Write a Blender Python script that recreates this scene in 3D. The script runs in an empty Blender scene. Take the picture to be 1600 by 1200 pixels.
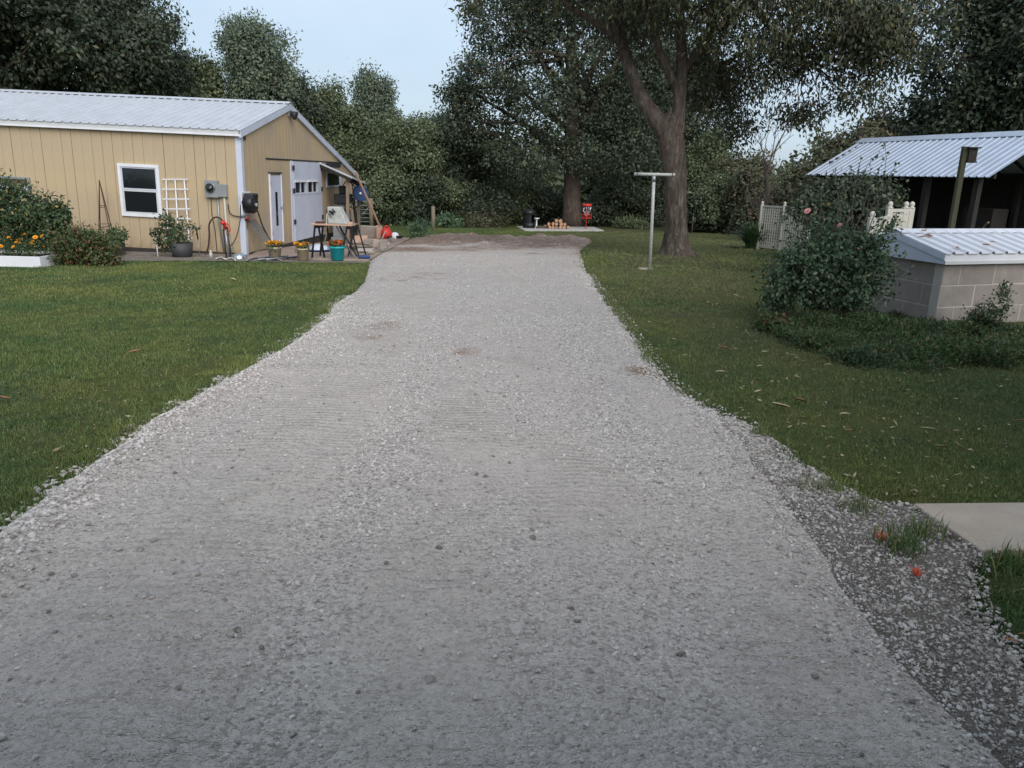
import bpy, bmesh, math, random
import numpy as np
from mathutils import Vector, Matrix
scene = bpy.context.scene
COL = scene.collection
rad = math.radians

# ------------------------------------------------------------------ camera
F = 1150.0                     # focal length in pixels of a 1600 px wide picture
CZ = 1.7
PITCH = math.atan(328 / F)
ROLL = rad(1.2)
cam = bpy.data.cameras.new('camera')
cam.sensor_width = 36.0
cam.lens = 36.0 * F / 1600.0
cam.clip_start = 0.05
cam.clip_end = 2000
camo = bpy.data.objects.new('camera', cam)
COL.objects.link(camo)
camo.matrix_world = (Matrix.Translation((0, 0, CZ)) @ Matrix.Rotation(math.pi / 2 - PITCH, 4, 'X')
                     @ Matrix.Rotation(ROLL, 4, 'Z'))
scene.camera = camo

# ------------------------------------------------------------------ sky, sun, exposure
SUN_EL, SUN_AZ = rad(36), rad(158)         # azimuth clockwise from +Y: behind the camera, to the right
world = bpy.data.worlds.new('World')
scene.world = world
world.use_nodes = True
nt = world.node_tree
for n in list(nt.nodes):
    nt.nodes.remove(n)
wo = nt.nodes.new('ShaderNodeOutputWorld')
bg = nt.nodes.new('ShaderNodeBackground')
sky = nt.nodes.new('ShaderNodeTexSky')
sky.sky_type = 'NISHITA'
sky.sun_disc = False
sky.sun_elevation = SUN_EL
sky.sun_rotation = SUN_AZ
sky.air_density = 1.0
sky.dust_density = 1.5
sky.ozone_density = 1.5
# thin cloud veil over the blue
tc = nt.nodes.new('ShaderNodeTexCoord')
mp = nt.nodes.new('ShaderNodeMapping')
mp.inputs['Scale'].default_value = (1.0, 1.0, 2.6)
nz = nt.nodes.new('ShaderNodeTexNoise')
nz.inputs['Scale'].default_value = 1.7
nz.inputs['Detail'].default_value = 5
nz.inputs['Roughness'].default_value = 0.5
rp = nt.nodes.new('ShaderNodeValToRGB')
rp.color_ramp.elements[0].position = 0.3
rp.color_ramp.elements[0].color = (0.45, 0.45, 0.45, 1)
rp.color_ramp.elements[1].position = 0.72
rp.color_ramp.elements[1].color = (0.92, 0.92, 0.92, 1)
mx = nt.nodes.new('ShaderNodeMix')
mx.data_type = 'RGBA'
mx.inputs['B'].default_value = (7.0, 8.6, 10.3, 1)
nt.links.new(tc.outputs['Generated'], mp.inputs['Vector'])
nt.links.new(mp.outputs[0], nz.inputs['Vector'])
nt.links.new(nz.outputs['Fac'], rp.inputs['Fac'])
nt.links.new(rp.outputs['Color'], mx.inputs['Factor'])
nt.links.new(sky.outputs[0], mx.inputs['A'])
nt.links.new(mx.outputs['Result'], bg.inputs['Color'])
nt.links.new(bg.outputs[0], wo.inputs[0])
bg.inputs['Strength'].default_value = 0.10
sl = bpy.data.lights.new('sun', 'SUN')
sl.energy = 2.9
sl.angle = rad(50)
sl.color = (1.0, 0.96, 0.92)
slo = bpy.data.objects.new('sun', sl)
COL.objects.link(slo)
sd = Vector((math.sin(SUN_AZ) * math.cos(SUN_EL), math.cos(SUN_AZ) * math.cos(SUN_EL), math.sin(SUN_EL)))
slo.rotation_euler = sd.to_track_quat('Z', 'Y').to_euler()
slo.location = (6, -12, 18)
vs = scene.view_settings
vs.view_transform = 'Standard'
vs.look = 'None'
vs.exposure = 0.0
vs.gamma = 1.0
vs.use_curve_mapping = False
scene.render.engine = 'CYCLES'
scene.cycles.max_bounces = 6
scene.cycles.diffuse_bounces = 3
scene.cycles.transparent_max_bounces = 4

# ------------------------------------------------------------------ geometry of the place
def terr(y):
    y = np.asarray(y, float)
    return -0.0226 * np.clip(y, -5, 20) - 0.042 * np.clip(y - 20, 0, 25) - 0.02 * np.clip(y - 45, 0, 25)

def ray(px, py):
    u = (px - 800) / F
    v = -(py - 600) / F
    c, s = math.cos(ROLL), math.sin(ROLL)
    u, v = u * c - v * s, u * s + v * c
    return np.array([u, math.cos(PITCH) + v * math.sin(PITCH), -math.sin(PITCH) + v * math.cos(PITCH)])

_T = np.arange(1.0, 130, 0.02)
def gnd(px, py):
    """the spot of ground seen there"""
    d = ray(px, py)
    below = CZ + d[2] * _T <= terr(d[1] * _T)
    i = int(np.argmax(below)) if below.any() else len(_T) - 1
    t = _T[i]
    return Vector((d[0] * t, d[1] * t, float(terr(d[1] * t))))

def at(px, py, Y):
    d = ray(px, py)
    t = Y / d[1]
    return Vector((d[0] * t, Y, CZ + d[2] * t))

def hit(px, py, M, axis, off=0.0):
    """where the ray meets the plane 'local axis = off' of frame M, in local coordinates"""
    Mi = M.inverted()
    o = Mi @ Vector((0, 0, CZ))
    d = Mi.to_3x3() @ Vector(ray(px, py))
    t = (off - o[axis]) / d[axis]
    return o + d * t

rng = np.random.default_rng(7)
random.seed(7)

# ------------------------------------------------------------------ materials
def lin(r, g, b, k=1.0):
    f = lambda c: ((c / 255 + 0.055) / 1.055) ** 2.4 if c > 10 else c / 255 / 12.92
    return (f(r) * k, f(g) * k, f(b) * k)

class NT:
    def __init__(self, name):
        self.m = bpy.data.materials.new(name)
        self.m.use_nodes = True
        self.t = self.m.node_tree
        self.p = self.t.nodes['Principled BSDF']
        self.out = self.t.nodes['Material Output']
    def n(self, kind, **kw):
        nd = self.t.nodes.new(kind)
        for k, v in kw.items():
            if k in nd.inputs and not hasattr(nd, k):
                nd.inputs[k].default_value = v
            else:
                setattr(nd, k, v)
        return nd
    def l(self, a, b):
        self.t.links.new(a, b)
    def pos(self, scale=(1, 1, 1), world=True):
        if world:
            g = self.n('ShaderNodeNewGeometry').outputs['Position']
        else:
            g = self.n('ShaderNodeTexCoord').outputs['Object']
        m = self.n('ShaderNodeMapping')
        m.inputs['Scale'].default_value = scale
        self.l(g, m.inputs['Vector'])
        return m.outputs[0]
    def noise(self, vec, scale, detail=4, rough=0.55, dist=0.0):
        n = self.n('ShaderNodeTexNoise')
        n.inputs['Scale'].default_value = scale
        n.inputs['Detail'].default_value = detail
        n.inputs['Roughness'].default_value = rough
        n.inputs['Distortion'].default_value = dist
        self.l(vec, n.inputs['Vector'])
        return n.outputs['Fac']
    def ramp(self, fac, stops):
        r = self.n('ShaderNodeValToRGB')
        e = r.color_ramp.elements
        while len(e) < len(stops):
            e.new(0.5)
        for i, (p, c) in enumerate(stops):
            e[i].position = p
            e[i].color = (c, c, c, 1) if isinstance(c, (int, float)) else (c[0], c[1], c[2], 1)
        self.l(fac, r.inputs['Fac'])
        return r.outputs['Color']
    def mix(self, fac, a, b, mode='MIX'):
        m = self.n('ShaderNodeMix', data_type='RGBA', blend_type=mode)
        for sock, v in ((m.inputs['Factor'], fac), (m.inputs['A'], a), (m.inputs['B'], b)):
            if isinstance(v, (int, float)):
                sock.default_value = v
            elif isinstance(v, tuple):
                sock.default_value = (v[0], v[1], v[2], 1)
            else:
                self.l(v, sock)
        return m.outputs['Result']
    def math(self, op, a, b=0.0):
        m = self.n('ShaderNodeMath', operation=op)
        for sock, v in ((m.inputs[0], a), (m.inputs[1], b)):
            if isinstance(v, (int, float)):
                sock.default_value = v
            else:
                self.l(v, sock)
        return m.outputs[0]
    def bump(self, h, dist=0.01, strength=1.0, prev=None):
        b = self.n('ShaderNodeBump')
        b.inputs['Distance'].default_value = dist
        b.inputs['Strength'].default_value = strength
        self.l(h, b.inputs['Height'])
        if prev is not None:
            self.l(prev, b.inputs['Normal'])
        self.l(b.outputs[0], self.p.inputs['Normal'])
        return b.outputs[0]
    def col(self, c):
        if isinstance(c, tuple):
            self.p.inputs['Base Color'].default_value = (c[0], c[1], c[2], 1)
        else:
            self.l(c, self.p.inputs['Base Color'])
    def set(self, **kw):
        for k, v in kw.items():
            k = k.replace('_', ' ')
            self.p.inputs[k].default_value = v
        return self

def simple(name, c, rough=0.6, var=0.18, scale=6.0, bump=0.0, metal=0.0, world=False, spec=0.4, stretch=(1, 1, 1)):
    """a plain material with uneven tone and fine relief"""
    a = NT(name)
    v = a.pos(stretch, world)
    f = a.noise(v, scale, 6, 0.6)
    dk = tuple(x * (1 - var) for x in c)
    lt = tuple(min(1, x * (1 + var)) for x in c)
    a.col(a.ramp(f, [(0.3, dk), (0.7, lt)]))
    a.set(Roughness=rough, Metallic=metal)
    a.p.inputs['Specular IOR Level'].default_value = spec
    if bump:
        a.bump(a.noise(v, scale * 6, 4, 0.6), bump)
    return a.m

MAT = {}
# painted board siding
a = NT('yellow_siding_paint')
v = a.pos((1, 1, 1), False)
f1 = a.noise(v, 0.9, 3)
f2 = a.noise(a.pos((14, 14, 0.5), False), 2.0, 5, 0.65)
c = a.mix(a.ramp(f1, [(0.3, 0.0), (0.7, 1.0)]), lin(190, 167, 130), lin(172, 155, 133))
c = a.mix(a.math('MULTIPLY', a.ramp(f2, [(0.52, 0.0), (0.8, 1.0)]), 0.35), c, lin(160, 136, 106))
oi = a.n('ShaderNodeObjectInfo').outputs['Random']
c = a.mix(a.math('MULTIPLY', oi, 0.16), c, lin(184, 164, 134))
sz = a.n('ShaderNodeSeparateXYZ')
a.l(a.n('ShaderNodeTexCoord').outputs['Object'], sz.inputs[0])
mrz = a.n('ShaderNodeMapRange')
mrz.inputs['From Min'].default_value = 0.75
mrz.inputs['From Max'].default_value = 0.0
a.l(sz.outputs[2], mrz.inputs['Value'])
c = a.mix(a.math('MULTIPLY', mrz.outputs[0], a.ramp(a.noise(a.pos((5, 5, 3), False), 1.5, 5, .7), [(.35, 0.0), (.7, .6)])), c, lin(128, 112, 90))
a.col(c)
a.set(Roughness=0.65)
a.bump(a.noise(a.pos((30, 30, 2), False), 3.0, 4), 0.002)
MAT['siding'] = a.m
# weathered pale metal roofing
a = NT('white_metal_roofing')
v = a.pos((1, 1, 1), False)
f1 = a.noise(v, 1.6, 5, 0.6)
c = a.ramp(f1, [(0.25, lin(174, 176, 182)), (0.7, lin(194, 196, 202))])
spots = a.ramp(a.noise(v, 14, 3), [(0.70, 0.0), (0.74, 1.0)])
c = a.mix(a.math('MULTIPLY', spots, 0.3), c, lin(120, 115, 105))
a.col(c)
a.set(Roughness=0.42)
MAT['roof'] = a.m
MAT['wellroof'] = simple('pale_metal_roofing', lin(214, 214, 220), 0.42, 0.07, 3)
MAT['shedroof'] = simple('blue_grey_metal_roofing', lin(164, 174, 190), 0.45, 0.12, 2.5)
MAT['white'] = simple('white_paint', lin(222, 222, 226), 0.5, 0.06, 3)
MAT['trim'] = simple('blue_grey_trim_paint', lin(196, 201, 214), 0.5, 0.08, 3)
MAT['door'] = simple('pale_grey_door_paint', lin(196, 200, 214), 0.5, 0.07, 2.0)
MAT['fascia'] = simple('greyed_white_fascia_paint', lin(200, 200, 200), 0.5, 0.06, 3)
MAT['dark'] = simple('dark_grey_metal', lin(48, 48, 52), 0.5, 0.2, 8)
MAT['black'] = simple('black_plastic', lin(26, 27, 30), 0.4, 0.2, 8)
MAT['rubber'] = simple('black_rubber', lin(30, 30, 32), 0.7, 0.2, 8)
MAT['found'] = simple('dark_foundation', lin(62, 55, 52), 0.9, 0.3, 5, 0.01)
MAT['steel'] = simple('galvanised_steel', lin(150, 152, 156), 0.4, 0.15, 5, 0, 0.6)
MAT['greybox'] = simple('grey_enamel', lin(138, 140, 140), 0.5, 0.1, 4)
MAT['chrome'] = simple('polished_steel', lin(205, 205, 208), 0.2, 0.05, 4, 0, 0.9)
MAT['rust'] = simple('rusted_iron', lin(84, 56, 46), 0.8, 0.3, 20, 0.002)
MAT['wood'] = simple('weathered_wood', lin(132, 116, 98), 0.8, 0.25, 5, 0.004, stretch=(6, 6, 1))
MAT['newwood'] = simple('pale_raw_timber', lin(196, 160, 138), 0.7, 0.15, 5, 0.003, stretch=(6, 6, 1))
MAT['greenwood'] = simple('mossy_timber', lin(66, 64, 46), 0.85, 0.3, 6, 0.004, stretch=(8, 8, 1))
MAT['darkwood'] = simple('dark_old_boards', lin(44, 40, 37), 0.85, 0.3, 5, 0.004, stretch=(6, 6, 1))
MAT['beige'] = simple('beige_plastic', lin(190, 172, 148), 0.55, 0.12, 6)
MAT['turq'] = simple('turquoise_plastic', lin(40, 178, 186), 0.45, 0.1, 6)
MAT['green'] = simple('green_plastic', lin(30, 140, 78), 0.45, 0.1, 6)
MAT['blue'] = simple('blue_plastic', lin(38, 68, 112), 0.45, 0.15, 6)
MAT['red'] = simple('red_plastic', lin(206, 52, 48), 0.5, 0.15, 6)
MAT['orange'] = simple('orange_plastic', lin(225, 92, 55), 0.6, 0.15, 12)
MAT['brownglass'] = simple('brown_glass', lin(58, 30, 22), 0.2, 0.1, 6)
MAT['planter'] = simple('dark_planter_plastic', lin(66, 64, 66), 0.6, 0.15, 6)
MAT['soil'] = simple('dark_soil', lin(58, 46, 38), 0.95, 0.35, 20, 0.01)
MAT['cream'] = simple('cream_vinyl', lin(192, 188, 176), 0.55, 0.06, 3)
MAT['postgrey'] = simple('grey_painted_pipe', lin(172, 172, 166), 0.5, 0.2, 9)
MAT['mower'] = simple('black_machine_paint', lin(34, 36, 38), 0.35, 0.2, 6)
MAT['hose'] = simple('brown_hose', lin(70, 44, 40), 0.5, 0.15, 10)
MAT['mesh'] = simple('grey_wire', lin(120, 122, 124), 0.5, 0.2, 10)
a = NT('dark_window_glass')
a.col(lin(30, 34, 36))
a.set(Roughness=0.06)
MAT['glass'] = a.m

def concrete(name, c, stain=0.25, sc=1.0):
    a = NT(name)
    v = a.pos()
    c1 = a.ramp(a.noise(v, 2.2 * sc, 6, 0.65), [(0.3, tuple(x * (1 - stain) for x in c)), (0.7, tuple(x * (1 + stain * 0.5) for x in c))])
    fine = a.noise(v, 90 * sc, 3, 0.7)
    c1 = a.mix(0.25, c1, a.ramp(fine, [(0.3, tuple(x * 0.5 for x in c)), (0.7, c)]))
    a.col(c1)
    a.set(Roughness=0.85)
    a.bump(fine, 0.004, 0.6)
    return a.m
MAT['slab'] = concrete('pale_concrete', lin(186, 169, 152), 0.3, 0.7)
MAT['pad'] = concrete('light_concrete_pad', lin(190, 186, 178), 0.15)
MAT['block'] = concrete('grey_concrete_block', lin(158, 148, 140), 0.3, 1.6)
MAT['mortar'] = concrete('pale_mortar', lin(194, 185, 176), 0.15)
MAT['rubble'] = concrete('rubble_concrete', lin(178, 166, 156), 0.25)
a = NT('patio_concrete')
v = a.pos()
st = a.ramp(a.noise(v, 0.5, 5, 0.6), [(0.35, 0.0), (0.62, 1.0)])
c = a.mix(st, lin(140, 112, 98), lin(162, 146, 134))
c = a.mix(0.3, c, a.ramp(a.noise(v, 20, 4), [(0.3, lin(110, 95, 84)), (0.7, lin(165, 145, 130))]))
a.col(c)
a.set(Roughness=0.9)
MAT['patio'] = a.m

# gravel of the drive
def gravel_mat(name, dirt_attr=True):
    a = NT(name)
    v = a.pos()
    vo = a.n('ShaderNodeTexVoronoi')
    vo.inputs['Scale'].default_value = 62
    a.l(v, vo.inputs['Vector'])
    vo2 = a.n('ShaderNodeTexVoronoi')
    vo2.inputs['Scale'].default_value = 135
    a.l(v, vo2.inputs['Vector'])
    sep = a.n('ShaderNodeSeparateColor')
    a.l(vo.outputs['Color'], sep.inputs[0])
    at_ = a.n('ShaderNodeAttribute', attribute_name='loose')
    patch = a.noise(a.pos((1.5, 0.35, 1)), 1.1, 4, 0.6)
    loose = a.math('ADD', at_.outputs['Fac'], a.math('MULTIPLY', a.math('SUBTRACT', patch, 0.5), 1.6))
    loose = a.ramp(loose, [(0.1, 0.0), (0.95, 1.0)])
    comp = a.ramp(a.noise(v, 5, 5, 0.6), [(0.3, lin(170, 159, 148)), (0.7, lin(196, 184, 172))])
    stone = a.ramp(sep.outputs[0], [(0.0, lin(132, 124, 118)), (0.35, lin(192, 182, 174)), (1.0, lin(226, 216, 207))])
    c = a.mix(a.math('ADD', a.math('MULTIPLY', loose, 0.5), 0.35), comp, stone)
    c = a.mix(a.ramp(a.noise(v, 0.45, 3), [(0.4, 0.0), (0.75, 0.45)]), c, lin(186, 170, 168))
    di = a.n('ShaderNodeAttribute', attribute_name='dirt')
    dn = a.math('ADD', di.outputs['Fac'], a.math('MULTIPLY', a.math('SUBTRACT', a.noise(v, 3.0, 6, 0.7), 0.5), 0.9))
    dn = a.math('MULTIPLY', a.ramp(dn, [(0.35, 0.0), (0.62, 1.0)]), a.ramp(di.outputs['Fac'], [(0.02, 0.0), (0.2, 1.0)]))
    c = a.mix(dn, c, a.ramp(a.noise(v, 9, 5, 0.7), [(0.3, lin(88, 70, 58)), (0.5, lin(146, 123, 108)), (0.72, lin(184, 164, 150))]))
    a.col(c)
    a.set(Roughness=0.92)
    a.p.inputs['Specular IOR Level'].default_value = 0.2
    wv = a.n('ShaderNodeTexWave', wave_type='BANDS', bands_direction='Y')
    wv.inputs['Scale'].default_value = 4.6
    wv.inputs['Distortion'].default_value = 7.0
    wv.inputs['Detail'].default_value = 3
    wv.inputs['Detail Scale'].default_value = 0.8
    a.l(v, wv.inputs['Vector'])
    cross = a.noise(a.pos((1.6, 17, 1)), 1.0, 5, 0.7)
    ridge = a.math('ADD', a.math('MULTIPLY', wv.outputs['Fac'], 0.4), a.math('MULTIPLY', cross, 1.3))
    ridge = a.math('MULTIPLY', ridge, a.math('SUBTRACT', 1.0, loose))
    ridge = a.math('MULTIPLY', ridge, a.ramp(a.noise(v, 1.3, 3), [(0.35, 0.15), (0.65, 1.0)]))
    h = a.math('ADD', a.math('MULTIPLY', vo.outputs['Distance'], a.math('ADD', a.math('MULTIPLY', loose, -1.0), -0.35)),
               a.math('MULTIPLY', vo2.outputs['Distance'], -0.45))
    b = a.bump(h, 0.012, 1.0)
    a.bump(ridge, 0.026, 1.0, b)
    return a.m
MAT['gravel'] = gravel_mat('crushed_limestone_gravel')

def stone_mat(name, lo, hi):
    a = NT(name)
    v = a.pos()
    vo = a.n('ShaderNodeTexVoronoi')
    vo.inputs['Scale'].default_value = 38
    a.l(v, vo.inputs['Vector'])
    sp = a.n('ShaderNodeSeparateColor')
    a.l(vo.outputs['Color'], sp.inputs[0])
    oi = a.n('ShaderNodeObjectInfo').outputs['Random']
    c = a.ramp(a.mix(0.5, oi, sp.outputs[0]), [(0.2, lo), (0.8, hi)])
    a.col(c)
    a.set(Roughness=0.9)
    return a.m
MAT['stone'] = stone_mat('pale_limestone_chips', lin(146, 139, 134), lin(216, 208, 202))
MAT['stone2'] = stone_mat('coarse_limestone_lumps', lin(122, 113, 106), lin(200, 192, 184))

a = NT('bare_dirt')
v = a.pos()
c = a.ramp(a.noise(v, 3.5, 6, 0.75), [(0.3, lin(96, 84, 72)), (0.7, lin(158, 146, 132))])
c = a.mix(a.ramp(a.noise(v, 40, 4, 0.6), [(0.5, 0.0), (0.7, 0.7)]), c, lin(150, 146, 146))
a.col(c)
a.set(Roughness=0.95)
a.bump(a.noise(v, 35, 6, 0.8), 0.035, 1.0)
MAT['dirt'] = a.m

# lawn floor
def lawn_cols(a, dark=1.0):
    v = a.pos()
    sx = a.n('ShaderNodeSeparateXYZ')
    a.l(a.n('ShaderNodeNewGeometry').outputs['Position'], sx.inputs[0])
    n1 = a.noise(v, 0.55, 5, 0.6)
    n2 = a.noise(a.pos((1, 1, 1)), 3.2, 5, 0.65)
    c = a.mix(a.ramp(n1, [(0.35, 0.0), (0.7, 1.0)]), lin(70, 92, 54, dark), lin(108, 112, 62, dark))
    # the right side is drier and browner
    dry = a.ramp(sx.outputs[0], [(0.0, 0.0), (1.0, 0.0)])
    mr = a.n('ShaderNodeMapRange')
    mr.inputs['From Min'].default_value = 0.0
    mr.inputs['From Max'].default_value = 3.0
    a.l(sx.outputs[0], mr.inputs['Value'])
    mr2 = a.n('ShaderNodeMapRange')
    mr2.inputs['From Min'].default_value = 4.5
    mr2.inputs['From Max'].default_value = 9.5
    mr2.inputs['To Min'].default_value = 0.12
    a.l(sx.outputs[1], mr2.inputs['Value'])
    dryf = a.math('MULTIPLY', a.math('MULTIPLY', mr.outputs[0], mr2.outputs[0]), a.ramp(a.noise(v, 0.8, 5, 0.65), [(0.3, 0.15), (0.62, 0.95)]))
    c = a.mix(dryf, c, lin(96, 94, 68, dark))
    c = a.mix(a.math('MULTIPLY', a.ramp(n2, [(0.5, 0.0), (0.75, 1.0)]), 0.5), c, lin(108, 104, 74, dark))
    return c
a = NT('lawn_floor')
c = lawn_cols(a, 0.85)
v = a.pos()
c = a.mix(a.ramp(a.noise(v, 55, 4, 0.7), [(0.4, 0.0), (0.7, 0.5)]), c, lin(46, 42, 30))
a.col(c)
a.set(Roughness=0.95)
a.p.inputs['Specular IOR Level'].default_value = 0.1
a.bump(a.noise(v, 45, 5, 0.75), 0.03, 0.9)
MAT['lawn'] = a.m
a = NT('grass_blade')
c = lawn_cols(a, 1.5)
oi = a.n('ShaderNodeObjectInfo').outputs['Random']
c = a.mix(a.math('MULTIPLY', oi, 0.45), c, lin(58, 84, 46))
isl = a.n('ShaderNodeNewGeometry').outputs['Random Per Island']
c = a.mix(a.ramp(isl, [(0.86, 0.0), (0.9, 0.75)]), c, lin(150, 136, 92))
a.col(c)
a.set(Roughness=0.6)
a.p.inputs['Specular IOR Level'].default_value = 0.15
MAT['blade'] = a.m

def leaf_mat(name, c1, c2, c3=None, transl=0.22, amt=0.06):
    a = NT(name)
    g = a.n('ShaderNodeNewGeometry')
    isl = g.outputs['Random Per Island']
    v = a.pos()
    n1 = a.noise(v, 1.1, 4, 0.65)
    c = a.mix(a.ramp(n1, [(0.32, 0.0), (0.68, 1.0)]), tuple(x * 0.78 for x in c1), tuple(x * 1.15 for x in c2))
    c = a.mix(a.math('MULTIPLY', isl, 0.5), c, tuple(x * 0.6 for x in c1))
    if c3:
        c = a.mix(a.ramp(isl, [(1 - amt - 0.02, 0.0), (1 - amt, 1.0)]), c, c3)
    a.col(c)
    a.set(Roughness=0.5)
    a.p.inputs['Specular IOR Level'].default_value = 0.35
    tr = a.n('ShaderNodeBsdfTranslucent')
    a.l(c, tr.inputs['Color'])
    ms = a.n('ShaderNodeMixShader')
    ms.inputs[0].default_value = transl
    a.l(a.p.outputs[0], ms.inputs[1])
    a.l(tr.outputs[0], ms.inputs[2])
    a.l(ms.outputs[0], a.out.inputs[0])
    return a.m
LEAF = {
    'dark': leaf_mat('dark_oak_leaves', lin(67, 78, 62), lin(82, 92, 70), lin(108, 104, 74), amt=0.03),
    'mid': leaf_mat('green_woodland_leaves', lin(94, 107, 80), lin(114, 124, 90), lin(146, 144, 106), amt=0.04),
    'pale': leaf_mat('pale_willow_leaves', lin(104, 118, 98), lin(126, 138, 112)),
    'big': leaf_mat('hanging_ash_leaves', lin(64, 70, 52), lin(82, 87, 60), lin(120, 108, 70), amt=0.06),
    'brown': leaf_mat('brownish_bush_leaves', lin(94, 90, 70), lin(92, 102, 74), lin(120, 102, 78), amt=0.15),
    'rose': leaf_mat('rose_bush_leaves', lin(66, 86, 62), lin(84, 106, 76), lin(116, 122, 94), amt=0.06),
    'juniper': leaf_mat('creeping_bed_leaves', lin(60, 82, 54), lin(88, 110, 64), lin(122, 112, 78), amt=0.12),
    'strap': leaf_mat('strap_leaves', lin(66, 92, 58), lin(88, 112, 66)),
    'garden': leaf_mat('garden_leaves', lin(62, 84, 56), lin(86, 106, 68), lin(150, 130, 80), amt=0.04),
    'redgarden': leaf_mat('reddish_garden_leaves', lin(66, 86, 52), lin(96, 104, 62), lin(128, 78, 60), amt=0.10),
    'sap': leaf_mat('sapling_leaves', lin(88, 112, 84), lin(116, 138, 102)),
}
a = NT('marigold_petal')
isl = a.n('ShaderNodeNewGeometry').outputs['Random Per Island']
a.col(a.ramp(isl, [(0.0, lin(226, 120, 20)), (0.5, lin(240, 160, 24)), (1.0, lin(244, 196, 50))]))
MAT['marigold'] = a.m
a = NT('red_orange_petal')
isl = a.n('ShaderNodeNewGeometry').outputs['Random Per Island']
a.col(a.ramp(isl, [(0.0, lin(200, 66, 40)), (0.6, lin(216, 110, 50)), (1.0, lin(236, 150, 60))]))
MAT['redpetal'] = a.m
MAT['rosepetal'] = simple('pink_rose_petal', lin(232, 168, 164), 0.6, 0.1, 30)
MAT['deadleaf'] = simple('pale_dead_leaf', lin(172, 158, 126), 0.8, 0.25, 12, 0.002, world=True)
a = NT('leaf_litter_bits')
isl = a.n('ShaderNodeNewGeometry').outputs['Random Per Island']
a.col(a.ramp(isl, [(0.0, lin(96, 76, 56)), (0.5, lin(142, 124, 92)), (1.0, lin(176, 162, 126))]))
MAT['litter'] = a.m
MAT['rustleaf'] = simple('rusty_dead_leaf', lin(150, 104, 76), 0.8, 0.25, 12, 0.002, world=True)

def bark(name, lo, hi, sc=1.0):
    a = NT(name)
    v = a.pos((1, 1, 0.28), False)
    n = a.noise(v, 9 * sc, 7, 0.7, 0.4)
    big = a.noise(a.pos((1, 1, 0.6), False), 1.8, 4)
    c = a.ramp(n, [(0.33, tuple(x * 0.45 for x in lo)), (0.5, lo), (0.72, hi)])
    c = a.mix(a.ramp(big, [(0.45, 0.0), (0.7, 0.6)]), c, lin(92, 78, 70))
    a.col(c)
    a.set(Roughness=0.95)
    a.p.inputs['Specular IOR Level'].default_value = 0.1
    a.bump(n, 0.09, 1.0)
    return a.m
MAT['bark'] = bark('grey_bark', lin(86, 78, 70), lin(132, 124, 116))
MAT['bark2'] = bark('brown_bark', lin(88, 78, 70), lin(118, 108, 98))
MAT['twig'] = simple('dry_twig', lin(92, 82, 76), 0.9, 0.2, 10)

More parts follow.
